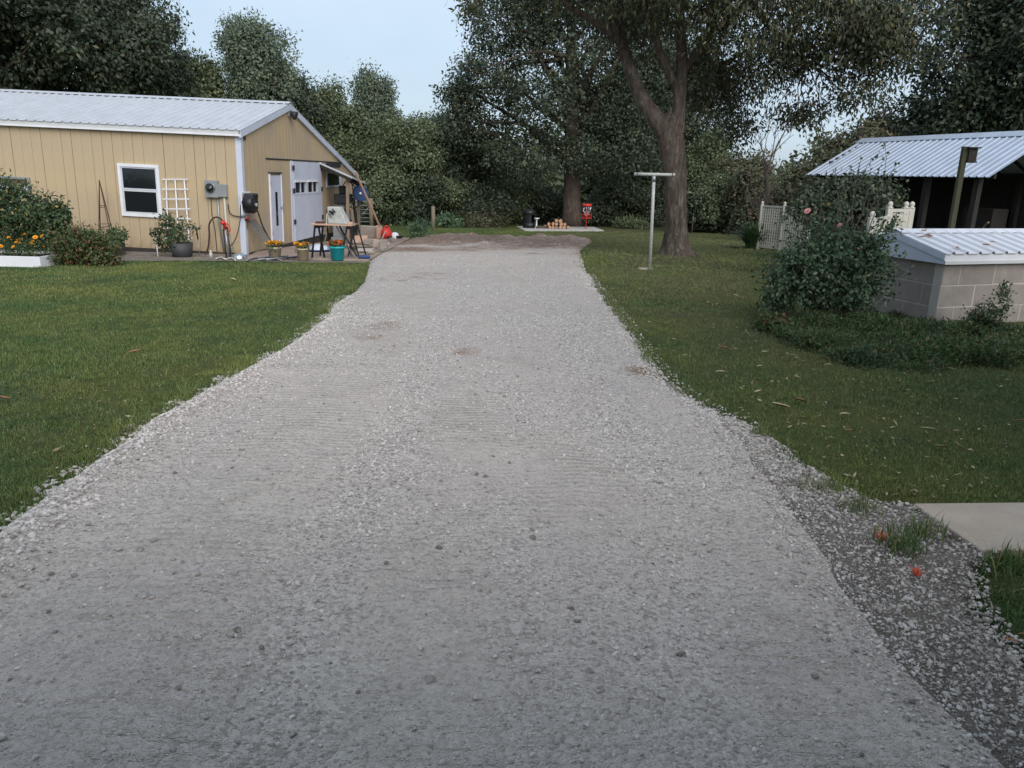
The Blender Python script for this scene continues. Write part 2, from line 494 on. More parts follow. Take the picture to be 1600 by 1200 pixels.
# ------------------------------------------------------------------ mesh helpers
class MB:
    def __init__(self):
        self.v = []
        self.f = []
    def add(self, vs, fs):
        o = len(self.v)
        self.v += [tuple(p) for p in vs]
        self.f += [tuple(i + o for i in f) for f in fs]
        return self
    def box(self, lo, hi, M=None):
        x0, y0, z0 = lo
        x1, y1, z1 = hi
        vs = [(x0, y0, z0), (x1, y0, z0), (x1, y1, z0), (x0, y1, z0), (x0, y0, z1), (x1, y0, z1), (x1, y1, z1), (x0, y1, z1)]
        if M is not None:
            vs = [M @ Vector(p) for p in vs]
        return self.add(vs, [(0, 3, 2, 1), (4, 5, 6, 7), (0, 1, 5, 4), (1, 2, 6, 5), (2, 3, 7, 6), (3, 0, 4, 7)])
    def cbox(self, c, s, M=None):
        return self.box([c[i] - s[i] / 2 for i in range(3)], [c[i] + s[i] / 2 for i in range(3)], M)
    def beam(self, a, b, w, h=None):
        """square bar from a to b"""
        a = Vector(a); b = Vector(b); h = h or w
        d = (b - a); L = d.length
        q = d.to_track_quat('Z', 'Y').to_matrix().to_4x4()
        return self.box((-w / 2, -h / 2, 0), (w / 2, h / 2, L), Matrix.Translation(a) @ q)
    def prism(self, poly, d0, d1, axis):
        """poly in the two other axes, extruded along 'axis' from d0 to d1"""
        n = len(poly)
        def mk(p, d):
            q = list(p)
            q.insert(axis, d)
            return q
        vs = [mk(p, d0) for p in poly] + [mk(p, d1) for p in poly]
        fs = [tuple(range(n))[::-1], tuple(range(n, 2 * n))]
        fs += [(i, (i + 1) % n, n + (i + 1) % n, n + i) for i in range(n)]
        return self.add(vs, fs)
    def tube(self, pts, rads, n=8, cap=True, lump=0.0, seed=0):
        pts = [Vector(p) for p in pts]
        if isinstance(rads, (int, float)):
            rads = [rads] * len(pts)
        r = random.Random(seed)
        vs = []
        up = Vector((0.13, 0.21, 1)).normalized()
        T0 = (pts[1] - pts[0]).normalized()
        X = T0.cross(up)
        if X.length < 0.05:
            X = T0.cross(Vector((1, 0.1, 0)))
        X.normalize()
        for i, p in enumerate(pts):
            if i == 0:
                T = T0
            elif i == len(pts) - 1:
                T = (pts[i] - pts[i - 1]).normalized()
            else:
                T = (pts[i + 1] - pts[i - 1]).normalized()
            X = (X - T * X.dot(T)).normalized()
            Y = T.cross(X)
            for k in range(n):
                an = 2 * math.pi * k / n
                rr = rads[i] * (1 + lump * r.uniform(-1, 1))
                vs.append(p + (X * math.cos(an) + Y * math.sin(an)) * rr)
        fs = []
        for i in range(len(pts) - 1):
            for k in range(n):
                fs.append((i * n + k, i * n + (k + 1) % n, (i + 1) * n + (k + 1) % n, (i + 1) * n + k))
        if cap:
            fs.append(tuple(range(n))[::-1])
            fs.append(tuple((len(pts) - 1) * n + k for k in range(n)))
        return self.add(vs, fs)
    def lathe(self, prof, n=16, M=None, cap=True):
        vs = []
        for r_, z in prof:
            for k in range(n):
                an = 2 * math.pi * k / n
                p = Vector((r_ * math.cos(an), r_ * math.sin(an), z))
                vs.append(M @ p if M is not None else p)
        fs = []
        for i in range(len(prof) - 1):
            for k in range(n):
                fs.append((i * n + k, i * n + (k + 1) % n, (i + 1) * n + (k + 1) % n, (i + 1) * n + k))
        if cap:
            fs.append(tuple(range(n))[::-1])
            fs.append(tuple((len(prof) - 1) * n + k for k in range(n)))
        return self.add(vs, fs)
    def build(self, name, mat=None, parent=None, smooth=False, bevel=0.0):
        me = bpy.data.meshes.new(name)
        me.from_pydata(self.v, [], self.f)
        me.validate()
        if mat is not None:
            me.materials.append(mat)
        bm = bmesh.new()
        bm.from_mesh(me)
        bmesh.ops.recalc_face_normals(bm, faces=bm.faces)
        if bevel:
            bmesh.ops.bevel(bm, geom=[e for e in bm.edges if e.calc_face_angle(0) > 0.5], offset=bevel, segments=2, affect='EDGES', profile=0.5)
        bm.to_mesh(me)
        bm.free()
        if smooth:
            me.polygons.foreach_set('use_smooth', [True] * len(me.polygons))
        return link(name, me, parent)

def link(name, me, parent=None):
    o = bpy.data.objects.new(name, me)
    COL.objects.link(o)
    if parent is not None:
        o.parent = parent
    return o

def tag(o, label=None, cat=None, group=None, kind=None):
    if label: o['label'] = label
    if cat: o['category'] = cat
    if group: o['group'] = group
    if kind: o['kind'] = kind
    return o

def thing(name, label, cat, loc=(0, 0, 0), rotz=0.0, group=None, M=None):
    o = bpy.data.objects.new(name, None)
    o.empty_display_size = 0.2
    COL.objects.link(o)
    if M is not None:
        o.matrix_world = M
    else:
        o.location = loc
        o.rotation_euler = (0, 0, rotz)
    return tag(o, label, cat, group)

def copy_tree(o, parent=None):
    c = o.copy()
    COL.objects.link(c)
    if parent is not None:
        c.parent = parent
    for ch in list(o.children):
        copy_tree(ch, c)
    return c

def npmesh(name, V, Fq, mat=None, nside=4):
    me = bpy.data.meshes.new(name)
    nv, nf = len(V), len(Fq)
    me.vertices.add(nv)
    me.vertices.foreach_set('co', np.asarray(V, np.float32).ravel())
    me.loops.add(nf * nside)
    me.loops.foreach_set('vertex_index', np.asarray(Fq, np.int32).ravel())
    me.polygons.add(nf)
    me.polygons.foreach_set('loop_start', np.arange(nf, dtype=np.int32) * nside)
    me.update(calc_edges=True)
    if mat is not None:
        me.materials.append(mat)
    return me

def unit(a):
    return a / np.maximum(np.linalg.norm(a, axis=1, keepdims=True), 1e-6)

def leaf_quads(P, D, N, L, W):
    S = unit(np.cross(D, N))
    Nn = unit(np.cross(S, D))
    L = L[:, None]; W = W[:, None]
    mid = P + D * L * 0.45
    V = np.stack([P, mid + S * W * 0.5 + Nn * W * 0.12, P + D * L, mid - S * W * 0.5 + Nn * W * 0.12], 1).reshape(-1, 3)
    Fq = np.arange(len(P) * 4).reshape(-1, 4)
    return V, Fq

def blob_points(r, blobs, n, shell=0.55):
    B = np.array(blobs, float)
    w = (B[:, 3] * B[:, 4] * B[:, 5]) ** 0.67
    k = r.choice(len(B), n, p=w / w.sum())
    d = unit(r.normal(size=(n, 3)))
    rr = shell + (1 - shell) * r.random(n) ** 0.7
    return B[k, :3] + d * B[k, 3:] * rr[:, None], d

def crown_leaves(r, blobs, ncl, nl, sig, L, W, droop=0.35, shell=0.55, lv=0.35):
    C, d = blob_points(r, blobs, ncl, shell)
    n = ncl * nl
    Cr = np.repeat(C, nl, 0)
    dr = np.repeat(d, nl, 0)
    sg = np.repeat(sig * r.uniform(0.6, 1.35, ncl), nl)[:, None]
    off = np.clip(r.normal(size=(n, 3)), -1.7, 1.7)
    P = Cr + off * sg * np.array([1, 1, 0.75])
    D = unit(r.normal(size=(n, 3)) + dr * 0.5 - np.array([0, 0, droop * 2]))
    N = unit(r.normal(size=(n, 3)) * 0.42 + off * 0.55 + dr * 0.45 + np.array([0, 0, 0.55]))
    l = L * r.uniform(1 - lv, 1 + lv, n)
    w = W * r.uniform(1 - lv, 1 + lv, n)
    V, Fq = leaf_quads(P, D, N, l, w)
    return V, Fq, C

def auto_blobs(r, H, R, z0, n=9, ry=None):
    ry = ry or R
    zc = (H + z0) / 2
    hz = (H - z0) / 2
    out = [(0, 0, zc, R * 0.66, ry * 0.66, hz * 0.8)]
    for i in range(n):
        th = r.uniform(0, 2 * math.pi)
        t = r.uniform(-0.85, 0.92)
        rr = math.sqrt(1 - t * t)
        s = r.uniform(0.26, 0.44)
        out.append((math.cos(th) * rr * R * 0.72, math.sin(th) * rr * ry * 0.72, zc + t * hz * 0.78, R * s, ry * s, hz * s * 0.85))
    return out

def limb(mb, a, b, r0, r1, r, sag=0.12, seg=5, n=6):
    a = Vector(a); b = Vector(b)
    L = (b - a).length
    pts, rs = [], []
    off = Vector((r.normal() * 0.08 * L, r.normal() * 0.08 * L, sag * L))
    for i in range(seg + 1):
        t = i / seg
        p = a.lerp(b, t) + off * math.sin(math.pi * t)
        p += Vector((r.normal(), r.normal(), r.normal())) * 0.015 * L * (0 < i < seg)
        pts.append(p)
        rs.append(r0 * (1 - t) + r1 * t)
    mb.tube(pts, rs, n, cap=False)
    return pts

def tree(name, label, cat, base, H, R, z0, tr, leaf, bk, ncl=320, nl=36, sig=0.5, L=0.26, W=0.15, seed=1,
         blobs=None, nlimb=9, group=None, droop=0.35, shell=0.5, nb=9, ry=None, trunk_pts=None, twigs=40):
    r = np.random.default_rng(seed)
    t = thing(name, label, cat, base, 0, group)
    blobs = blobs or auto_blobs(r, H, R, z0, nb, ry)
    V, Fq, C = crown_leaves(r, blobs, ncl, nl, sig, L, W, droop, shell)
    link('crown', npmesh('crown', V, Fq, LEAF[leaf]), t)
    mb = MB()
    top = z0 + (H - z0) * 0.6
    if trunk_pts is None:
        trunk_pts = []
        lean = r.normal(size=2) * 0.03 * H
        for i in range(9):
            s = i / 8
            z = top * s - 0.15
            flare = 1 + 0.7 * math.exp(-z / (0.05 * H + 0.1))
            trunk_pts.append((lean[0] * s * s, lean[1] * s * s, z, tr * flare * (1 - 0.75 * s)))
    mb.tube([p[:3] for p in trunk_pts], [p[3] for p in trunk_pts], 12, lump=0.06, seed=seed)
    idx = r.choice(len(C), min(nlimb, len(C)), replace=False)
    for i in idx:
        k = int(r.integers(len(trunk_pts) // 3, len(trunk_pts)))
        p = trunk_pts[k]
        limb(mb, p[:3], C[i], p[3] * 0.5, 0.02, r)
    for i in r.choice(len(C), min(twigs, len(C)), replace=False):
        j = idx[int(np.argmin(np.linalg.norm(C[idx] - C[i], axis=1)))]
        if j != i:
            limb(mb, C[j], C[i], 0.03, 0.008, r, 0.05, 3, 4)
    mb.build('trunk', MAT[bk], t, True)
    return t

# ---- scattering by geometry nodes
def scatter(name, P, rot, scl, pick, sources):
    me = bpy.data.meshes.new(name)
    me.vertices.add(len(P))
    me.vertices.foreach_set('co', np.asarray(P, np.float32).ravel())
    a1 = me.attributes.new('rot', 'FLOAT_VECTOR', 'POINT')
    a1.data.foreach_set('vector', np.asarray(rot, np.float32).ravel())
    a2 = me.attributes.new('scl', 'FLOAT', 'POINT')
    a2.data.foreach_set('value', np.asarray(scl, np.float32).ravel())
    a3 = me.attributes.new('pick', 'INT', 'POINT')
    a3.data.foreach_set('value', np.asarray(pick, np.int32).ravel())
    o = link(name, me)
    g = bpy.data.node_groups.new(name + '_scatter', 'GeometryNodeTree')
    g.interface.new_socket('Geometry', in_out='INPUT', socket_type='NodeSocketGeometry')
    g.interface.new_socket('Geometry', in_out='OUTPUT', socket_type='NodeSocketGeometry')
    gi = g.nodes.new('NodeGroupInput')
    go = g.nodes.new('NodeGroupOutput')
    ip = g.nodes.new('GeometryNodeInstanceOnPoints')
    jn = g.nodes.new('GeometryNodeJoinGeometry')
    for s in sources[::-1]:
        ob = g.nodes.new('GeometryNodeObjectInfo')
        ob.inputs['Object'].default_value = s
        ob.inputs['As Instance'].default_value = True
        g.links.new(ob.outputs['Geometry'], jn.inputs[0])
    def attr(nm, ty):
        n = g.nodes.new('GeometryNodeInputNamedAttribute')
        n.data_type = ty
        n.inputs['Name'].default_value = nm
        return n.outputs['Attribute']
    g.links.new(gi.outputs[0], ip.inputs['Points'])
    g.links.new(jn.outputs[0], ip.inputs['Instance'])
    ip.inputs['Pick Instance'].default_value = True
    g.links.new(attr('pick', 'INT'), ip.inputs['Instance Index'])
    g.links.new(attr('rot', 'FLOAT_VECTOR'), ip.inputs['Rotation'])
    g.links.new(attr('scl', 'FLOAT'), ip.inputs['Scale'])
    g.links.new(ip.outputs[0], go.inputs[0])
    md = o.modifiers.new('scatter', 'NODES')
    md.node_group = g
    return o

def source(me):
    return bpy.data.objects.new(me.name, me)      # geometry source only: not linked to the scene

#==STRUCTURE==
# ------------------------------------------------------------------ ground sheet
ys = np.unique(np.concatenate([np.arange(-40, 0, 4), np.arange(0, 45, 0.5), [20, 45, 70], np.arange(45, 100, 5), [120, 200, 500, 1500]]))
xs = np.unique(np.concatenate([np.linspace(-1500, -60, 6), np.arange(-60, 61, 4), np.linspace(60, 1500, 6)]))
GX, GY = np.meshgrid(xs, ys)
V = np.stack([GX, GY, terr(GY)], -1).reshape(-1, 3)
ii = np.arange(len(V)).reshape(GX.shape)
Fq = np.stack([ii[:-1, :-1], ii[:-1, 1:], ii[1:, 1:], ii[1:, :-1]], -1).reshape(-1, 4)
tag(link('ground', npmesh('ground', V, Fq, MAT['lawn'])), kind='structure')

LEFT_PX = [(0, 830), (60, 785), (120, 745), (200, 690), (217, 670), (260, 650), (300, 625), (350, 598), (400, 570),
           (440, 548), (480, 517), (508, 495), (516, 478), (545, 462), (566, 442), (573, 420), (578, 407), (640, 374), (668, 368)]
RIGHT_PX = [(1600, 1050), (1560, 1012), (1530, 975), (1512, 925), (1530, 875), (1425, 799), (1340, 790), (1290, 765), (1230, 727), (1210, 705),
            (1165, 676), (1110, 645), (1060, 615), (1035, 594), (1010, 565), (990, 535), (975, 510), (950, 475),
            (926, 446), (915, 425), (911, 408), (905, 393), (925, 378), (918, 368)]
INNER_PX = [(1590, 1190), (1540, 1150), (1450, 1060), (1380, 980), (1340, 920), (1300, 860), (1250, 790), (1205, 742), (1172, 692), (1130, 655)]
def edge(pl, pre=()):
    q = [gnd(*p) for p in pl]
    e = list(pre) + [(p.y, p.x) for p in q]
    e.sort()
    return np.array(e)
EL = edge(LEFT_PX, [(-12, -2.3), (0.0, -2.3), (2.2, -2.42)])
ER = edge(RIGHT_PX, [(-12, 2.3), (0.0, 2.1), (1.6, 2.02)])
EI = edge(INNER_PX, [(-12, 1.75), (0.5, 1.65)])
def rag(y, s, amp):
    return amp * (np.sin(y * 7.3 + s) * 0.4 + np.sin(y * 17.1 + 2 * s) * 0.3 + np.sin(y * 41.7 + 3 * s) * 0.3)
def xl(y): return np.interp(y, EL[:, 0], EL[:, 1])
def xr(y): return np.interp(y, ER[:, 0], ER[:, 1])
def xi(y):
    return np.where(y > EI[-1, 0], xr(y), np.interp(y, EI[:, 0], EI[:, 1]))
YEND = float(EL[-1, 0])
def smooth(t):
    t = np.clip(t, 0, 1)
    return t * t * (3 - 2 * t)
def vnoise(x, y, s=1.0, seed=0):
    o = 0
    q = np.random.default_rng(seed)
    for k in range(7):
        a_, b_, c_ = q.normal(size=3)
        o = o + np.sin(x * a_ * s * 1.4 + y * b_ * s * 1.4 + c_ * 9) / 7 ** 0.5
    return o
def drive_z(x, y):
    dl = x - xl(y)
    dr = xi(y) - x
    z = terr(y) - 0.02 + 0.075 * smooth(dl / 0.14) + 0.0 * dr
    z = z - 0.045 * smooth(1 - dr / 0.22)
    berm = np.exp(-((dl - 0.26) / 0.16) ** 2) * np.clip(1.3 - y / 9, 0, 1)
    z = z + 0.045 * berm * (0.7 + 0.5 * np.sin(y * 5.0))
    z = z + (0.008 * vnoise(x, y, 1.2, 3) + 0.012 * vnoise(x * 2.0, y * 0.4, 1.0, 5)) * smooth(dr / 0.5)
    far = smooth((y - 23) / 3) * smooth(dr / 1.0) * smooth(dl / 1.0)
    z = z + far * (0.05 * np.clip(vnoise(x * 2.2, y * 1.6, 1.2, 77), 0, 2) + 0.05 * np.clip(vnoise(x * 5, y * 4, 1.2, 78), 0, 2))
    return z
rows = np.concatenate([np.arange(-8, 1.4, 0.3), np.arange(1.4, 7, 0.035), np.arange(7, 14, 0.07), np.arange(14, YEND, 0.14), [YEND]])
NC = 110
u = np.linspace(0, 1, NC)
u = 0.5 - 0.5 * np.cos(u * math.pi) * (0.35 + 0.65 * 1) if False else u
XL = xl(rows) + rag(rows, 1.0, 0.08)
XR = xi(rows) + rag(rows, 2.0, 0.015)
GX = XL[:, None] * (1 - u) + XR[:, None] * u
GY = np.repeat(rows[:, None], NC, 1)
GZ = drive_z(GX, GY)
V = np.stack([GX, GY, GZ], -1).reshape(-1, 3)
ii = np.arange(len(V)).reshape(GX.shape)
Fq = np.stack([ii[:-1, :-1], ii[:-1, 1:], ii[1:, 1:], ii[1:, :-1]], -1).reshape(-1, 4)
me = npmesh('gravel_driveway', V, Fq, MAT['gravel'])
me.polygons.foreach_set('use_smooth', [True] * len(me.polygons))
dirt = smooth((GY - 19.3 + 2.4 * vnoise(GX * .7, GY * .5, 0.8, 11)) / 7.0) * (0.62 + 0.5 * smooth((-GX - 0.2) / 3))
for px, py, rr, am in [(605, 515, 0.5, .46), (575, 535, .4, .42), (733, 553, 0.26, .62), (722, 556, .14, .75), (1008, 588, 0.26, .7), (1018, 580, .2, .6),
                       (660, 435, 1.1, .46), (620, 440, .9, .42), (700, 385, 1.5, .6), (880, 388, .8, .6), (905, 383, .8, .7), (640, 392, 1.6, .75), (832, 400, .7, .5)]:
    p = gnd(px, py)
    dirt = np.maximum(dirt, am * np.exp(-(((GX - p.x) / rr) ** 2 + ((GY - p.y) / (rr * 1.2)) ** 2)))
def loose_f(x, y):
    """1 where stones lie loose, 0 where the roller packed them"""
    dl = x - xl(y); dr = xi(y) - x
    w = xi(y) - xl(y)
    t = dl / np.maximum(w, 0.1)
    s = 0.14 + 0.72 * np.exp(-((t - 0.42) / 0.05) ** 2) + 0.7 * np.exp(-((t - 0.80) / 0.09) ** 2) + 0.45 * np.exp(-((t - 0.62) / 0.05) ** 2)
    s = s + 0.7 * np.exp(-(dl / 0.5) ** 2) + 0.35 * np.exp(-(dr / 0.4) ** 2) + 0.28 * smooth((y - 5) / 4)
    s = s + 0.30 * vnoise(x * 1.6, y * 0.7, 1.3, 21)
    s = s * (0.35 + 0.65 * smooth((y - 1.6) / 2.6))
    return np.clip(s, 0, 1.2)
lo = loose_f(GX, GY)
for nm, val in (('dirt', dirt), ('loose', lo)):
    at_ = me.attributes.new(nm, 'FLOAT', 'POINT')
    at_.data.foreach_set('value', np.asarray(val, np.float32).ravel())
tag(link('gravel_driveway', me), kind='structure')

# older dirt-and-stone verge between the fresh gravel and the lawn
rows = np.arange(-3, float(EI[-1, 0]) + 0.4, 0.05)
NV = 24
u = np.linspace(0, 1, NV)
XA = np.interp(rows, EI[:, 0], EI[:, 1]) - 0.40
XB = np.maximum(xr(rows) + rag(rows, 4.0, 0.05), XA + 0.05)
GX = XA[:, None] * (1 - u) + XB[:, None] * u
GY = np.repeat(rows[:, None], NV, 1)
def verge_z(x, y):
    return terr(y) + 0.032 - 0.02 * smooth((xi(y) - .05 - x) / .2) + 0.006 * vnoise(x * 4, y * 4, 1, 8) - 0.010 * np.exp(-((x - xi(y) - 0.04) / 0.07) ** 2)
GZ = verge_z(GX, GY)
GZ[:, -1] -= 0.03
V = np.stack([GX, GY, GZ], -1).reshape(-1, 3)
ii = np.arange(len(V)).reshape(GX.shape)
Fq = np.stack([ii[:-1, :-1], ii[:-1, 1:], ii[1:, 1:], ii[1:, :-1]], -1).reshape(-1, 4)
tag(link('dirt_verge', npmesh('dirt_verge', V, Fq, MAT['dirt'])), kind='structure')

# concrete walkway slab at the right edge
def slab(name, quad, top, thick, mat, bev=0.008):
    mb = MB()
    vs = [(p.x, p.y, float(terr(p.y)) + top) for p in quad] + [(p.x, p.y, float(terr(p.y)) + top - thick) for p in quad]
    n = len(quad)
    mb.add(vs, [tuple(range(n)), tuple(range(n, 2 * n))[::-1]] + [(i, n + i, n + (i + 1) % n, (i + 1) % n) for i in range(n)])
    return tag(mb.build(name, mat, bevel=bev), kind='structure')
A = gnd(1425, 799); B = gnd(1531, 876)
A2 = A + Vector((3.4, 0.25, 0)); B2 = B + Vector((3.4, 0.25, 0))
slab('concrete_walkway', [B, B2, A2, A], 0.05, 0.16, MAT['slab'])
WALK = (A, B)
# fire pad at the far end
PAD = [gnd(807, 355), gnd(820, 361.5), gnd(944, 361.5), gnd(928, 356)]
slab('concrete_pad', [PAD[1], PAD[2], PAD[3], PAD[0]], 0.06, 0.16, MAT['pad'])
PADTOP = 0.06

# ------------------------------------------------------------------ workshop
Y0 = 19.0
CORNER = at(385, 398, Y0)
BM = Matrix.Translation(CORNER) @ Matrix.Rotation(rad(-3.5), 4, 'Z') @ Matrix.Rotation(rad(1.5), 4, 'Y')
def G(px, py, off=0.0): return hit(px, py, BM, 0, off)       # on the gable wall (x = 0)
def W(px, py, off=0.0): return hit(px, py, BM, 1, off)       # on the long wall (y = 0)
EAVE = W(371, 203).z
PKY = G(450, 163).y
PKZ = G(450, 163).z
FARY = G(556, 272).y
FARZ = G(556, 272).z
DBG = dict(corner=tuple(CORNER), eave=EAVE, peak=(PKY, PKZ), far=(FARY, FARZ))
print('DBG', DBG)
LEN = 9.4
bld = thing('workshop', 'yellow workshop with vertical board siding and white metal roof', 'workshop', M=BM)
def rake(y):
    return EAVE + (PKZ - EAVE) * y / PKY if y < PKY else PKZ + (FARZ - PKZ) * (y - PKY) / (FARY - PKY)
core = MB()
poly = [(0, 0), (FARY, 0), (FARY, FARZ - .03), (PKY, PKZ - .03), (0, EAVE - .03)]
core.prism(poly, -LEN, -0.035, 0)
core2 = MB()
for vv in core.v:
    core2.v.append((vv[0], vv[1] + (0.035 if vv[1] < 0.01 else (-0.02 if vv[1] > FARY - .01 else 0)), vv[2]))
core2.f = core.f
core2.build('wall', simple('seam_backing_boards', lin(150, 124, 92), 0.9, 0.2, 6), bld)  # browner wall core that shows in the gaps between siding boards
fd = MB()
fd.box((-LEN, -0.012, -0.5), (0.012, FARY, 0.03))
fd.build('foundation', MAT['found'], bld)
BW = 0.262
# boards of the long wall: shared mesh
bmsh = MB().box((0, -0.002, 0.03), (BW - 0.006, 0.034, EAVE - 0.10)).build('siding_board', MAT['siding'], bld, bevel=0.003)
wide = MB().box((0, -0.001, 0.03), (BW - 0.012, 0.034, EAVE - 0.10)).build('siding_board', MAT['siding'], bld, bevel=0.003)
n = 0
x = -0.13 - BW
first = True
while x > -LEN:
    src = wide if n % 3 == 1 else bmsh
    if (n == 0 and src is bmsh) or (n == 1 and src is wide):
        o = src
    else:
        o = src.copy()
        COL.objects.link(o)
        o.parent = bld
    o.location = (x + random.uniform(-.003, .003), random.uniform(-.002, .001), 0)
    x -= BW
    n += 1
# boards of the gable wall, tops cut along the rake
y = 0.13
n = 0
while y < FARY - 0.05:
    y1 = min(y + BW - (0.012 if n % 3 == 1 else 0.006), FARY)
    mb = MB()
    pl = [(y, 0.03), (y1, 0.03), (y1, rake(y1) - .04)]
    if y < PKY < y1:
        pl.append((PKY, PKZ - .04))
    pl.append((y, rake(y) - .04))
    mb.prism(pl, -0.034, 0.001 + random.uniform(-.001, .002), 0)
    mb.build('siding_board', MAT['siding'], bld, bevel=0.003)
    y += BW
    n += 1
# gable trim line over the doors
ly = G(455, 250)
mb = MB().box((0.004, G(415, 249).y, ly.z - 0.02), (0.016, G(540, 255).y, ly.z + 0.02))
mb.build('drip_rail', MAT['dark'], bld)
# corner trims
mb = MB()
mb.box((-0.13, -0.016, 0.0), (0.016, 0.0, EAVE - 0.12)); mb.box((0.002, 0.0, 0.0), (0.016, 0.12, EAVE - 0.02))
mb.build('corner_trim', MAT['trim'], bld)
# fascia along the eave
OH = 0.10
mb = MB().box((-LEN, -OH - 0.02, EAVE - 0.15), (0.06, -OH, EAVE + 0.0))
mb.box((-LEN, -OH, EAVE - 0.155), (0.05, 0.034, EAVE - 0.13))
mb.build('eave_fascia', MAT['fascia'], bld)
mb = MB().box((-LEN, -OH - 0.028, EAVE - 0.15), (0.058, -OH - 0.02, EAVE - 0.11))
mb.build('eave_lip', MAT['white'], bld)
# rake trims
def rake_trim(ya, yb):
    za, zb = rake(ya), rake(yb)
    m = MB()
    if ya <= 0: za = EAVE - (PKZ - EAVE) / PKY * 0.12; ya = -0.12
    if yb >= FARY: zb = FARZ + (FARZ - PKZ) / (FARY - PKY) * 0.15; yb = FARY + .15
    m.prism([(ya, za - 0.15), (yb, zb - 0.15), (yb, zb + 0.02), (ya, za + 0.02)], 0.017, 0.075, 0)
    m.build('rake_trim', MAT['trim'], bld)
rake_trim(0, PKY - .002)
rake_trim(PKY + .002, FARY)
# metal roof panels with ribs
def roof_panel(width, slope_len, nrib, rib=0.028, rw=0.03):
    """panel mesh: x across, y up the slope, z out of the roof"""
    prof = [(0, 0)]
    step = width / nrib
    for i in range(nrib):
        c_ = step * (i + 0.5)
        prof += [(c_ - rw, 0), (c_ - rw * 0.45, rib), (c_ + rw * 0.45, rib), (c_ + rw, 0)]
    prof.append((width, 0))
    m = MB()
    k = len(prof)
    vs = [(p[0], 0, p[1]) for p in prof] + [(p[0], slope_len, p[1]) for p in prof] + [(p[0], 0, p[1] - 0.012) for p in prof] + [(p[0], slope_len, p[1] - 0.012) for p in prof]
    fs = [(i, i + 1, k + i + 1, k + i) for i in range(k - 1)] + [(2 * k + i, 3 * k + i, 3 * k + i + 1, 2 * k + i + 1) for i in range(k - 1)]
    fs += [(2 * k + i, 2 * k + i + 1, i + 1, i) for i in range(k - 1)] + [(k + i, k + i + 1, 3 * k + i + 1, 3 * k + i) for i in range(k - 1)]
    fs += [(0, k, 3 * k, 2 * k), (k - 1, 3 * k - 1, 4 * k - 1, 2 * k - 1)][:1]
    return m.add(vs, fs)
pitch1 = math.atan2(PKZ - EAVE, PKY)
pitch2 = math.atan2(PKZ - FARZ, FARY - PKY)
s1 = math.hypot(PKY, PKZ - EAVE) + 0.16
s2 = math.hypot(FARY - PKY, PKZ - FARZ) + 0.2
PWd = 0.92
p1 = p2 = None
x = 0.08 - PWd
while x > -LEN - 0.5:
    if p1 is None:
        p1 = roof_panel(PWd - 0.002, s1 - 0.03, 4).build('roof_panel', MAT['roof'], bld)
        p2 = roof_panel(PWd - 0.002, s2 - 0.03, 4).build('roof_panel', MAT['roof'], bld)
        a1, a2 = p1, p2
    else:
        a1, a2 = p1.copy(), p2.copy()
        for o in (a1, a2):
            COL.objects.link(o)
            o.parent = bld
    c1, n1 = math.cos(pitch1), math.sin(pitch1)
    a1.location = (x, -0.15 * c1, EAVE + 0.03 - 0.15 * n1)
    a1.rotation_euler = (pitch1, 0, 0)
    a2.location = (x + PWd, FARY + 0.18 * math.cos(pitch2), FARZ + 0.03 - 0.18 * math.sin(pitch2))
    a2.rotation_euler = (pitch2, 0, math.pi)
    x -= PWd
mb = MB()
mb.prism([(PKY - 0.20, PKZ + 0.065 - 0.20 * math.tan(pitch1)), (PKY, PKZ + 0.075), (PKY + 0.2, PKZ + 0.065 - 0.2 * math.tan(pitch2)),
          (PKY + 0.2, PKZ + 0.058 - 0.2 * math.tan(pitch2)), (PKY, PKZ + 0.06), (PKY - 0.2, PKZ + 0.058 - 0.2 * math.tan(pitch1))], -LEN, 0.09, 0)
mb.build('ridge_cap', MAT['roof'], bld)
# window on the long wall
def frame_box(m, x0, x1, z0, z1, w, y0, y1):
    m.box((x0, y0, z0), (x1, y1, z0 + w)); m.box((x0, y0, z1 - w), (x1, y1, z1))
    m.box((x0, y0, z0 + w), (x0 + w, y1, z1 - w)); m.box((x1 - w, y0, z0 + w), (x1, y1, z1 - w))
    return m
a_ = W(192, 337); b_ = W(248, 258)
wx0, wx1, wz0, wz1 = a_.x, b_.x + 0.01, a_.z, b_.z
win = frame_box(MB(), wx0, wx1, wz0, wz1, 0.075, -0.055, -0.004).build('window', MAT['white'], bld, bevel=0.004)
mz = wz0 + (wz1 - wz0) * 0.515
frame_box(MB(), wx0 + .077, wx1 - .077, mz + .003, wz1 - .077, 0.03, -0.034, -0.008).build('sash', MAT['trim'], win)
frame_box(MB(), wx0 + .077, wx1 - .077, wz0 + .077, mz - .003, 0.04, -0.046, -0.008).build('sash', MAT['fascia'], win)
MB().box((wx0 + .108, -0.022, mz + .034), (wx1 - .108, -0.014, wz1 - .108)).build('pane', MAT['glass'], win)
MB().box((wx0 + .118, -0.034, wz0 + .118), (wx1 - .118, -0.026, mz - .044)).build('pane', MAT['glass'], win)
# half hidden window at the left, brown blind behind the glass
a_ = W(-40, 331); b_ = W(47, 277)
win2 = frame_box(MB(), a_.x, b_.x, a_.z, b_.z, 0.06, -0.05, -0.004).build('window', MAT['greybox'], bld, bevel=0.004)
win2['label'] = 'low wide window half hidden by the tall bush'
MB().box((a_.x + .062, -0.02, a_.z + (b_.z - a_.z) * .78), (b_.x - .062, -0.008, b_.z - .062)).build('blind', MAT['rust'], win2)
MB().box((a_.x + .062, -0.03, a_.z + .062), (b_.x - .062, -0.022, a_.z + (b_.z - a_.z) * .77)).build('pane', MAT['trim'], win2)
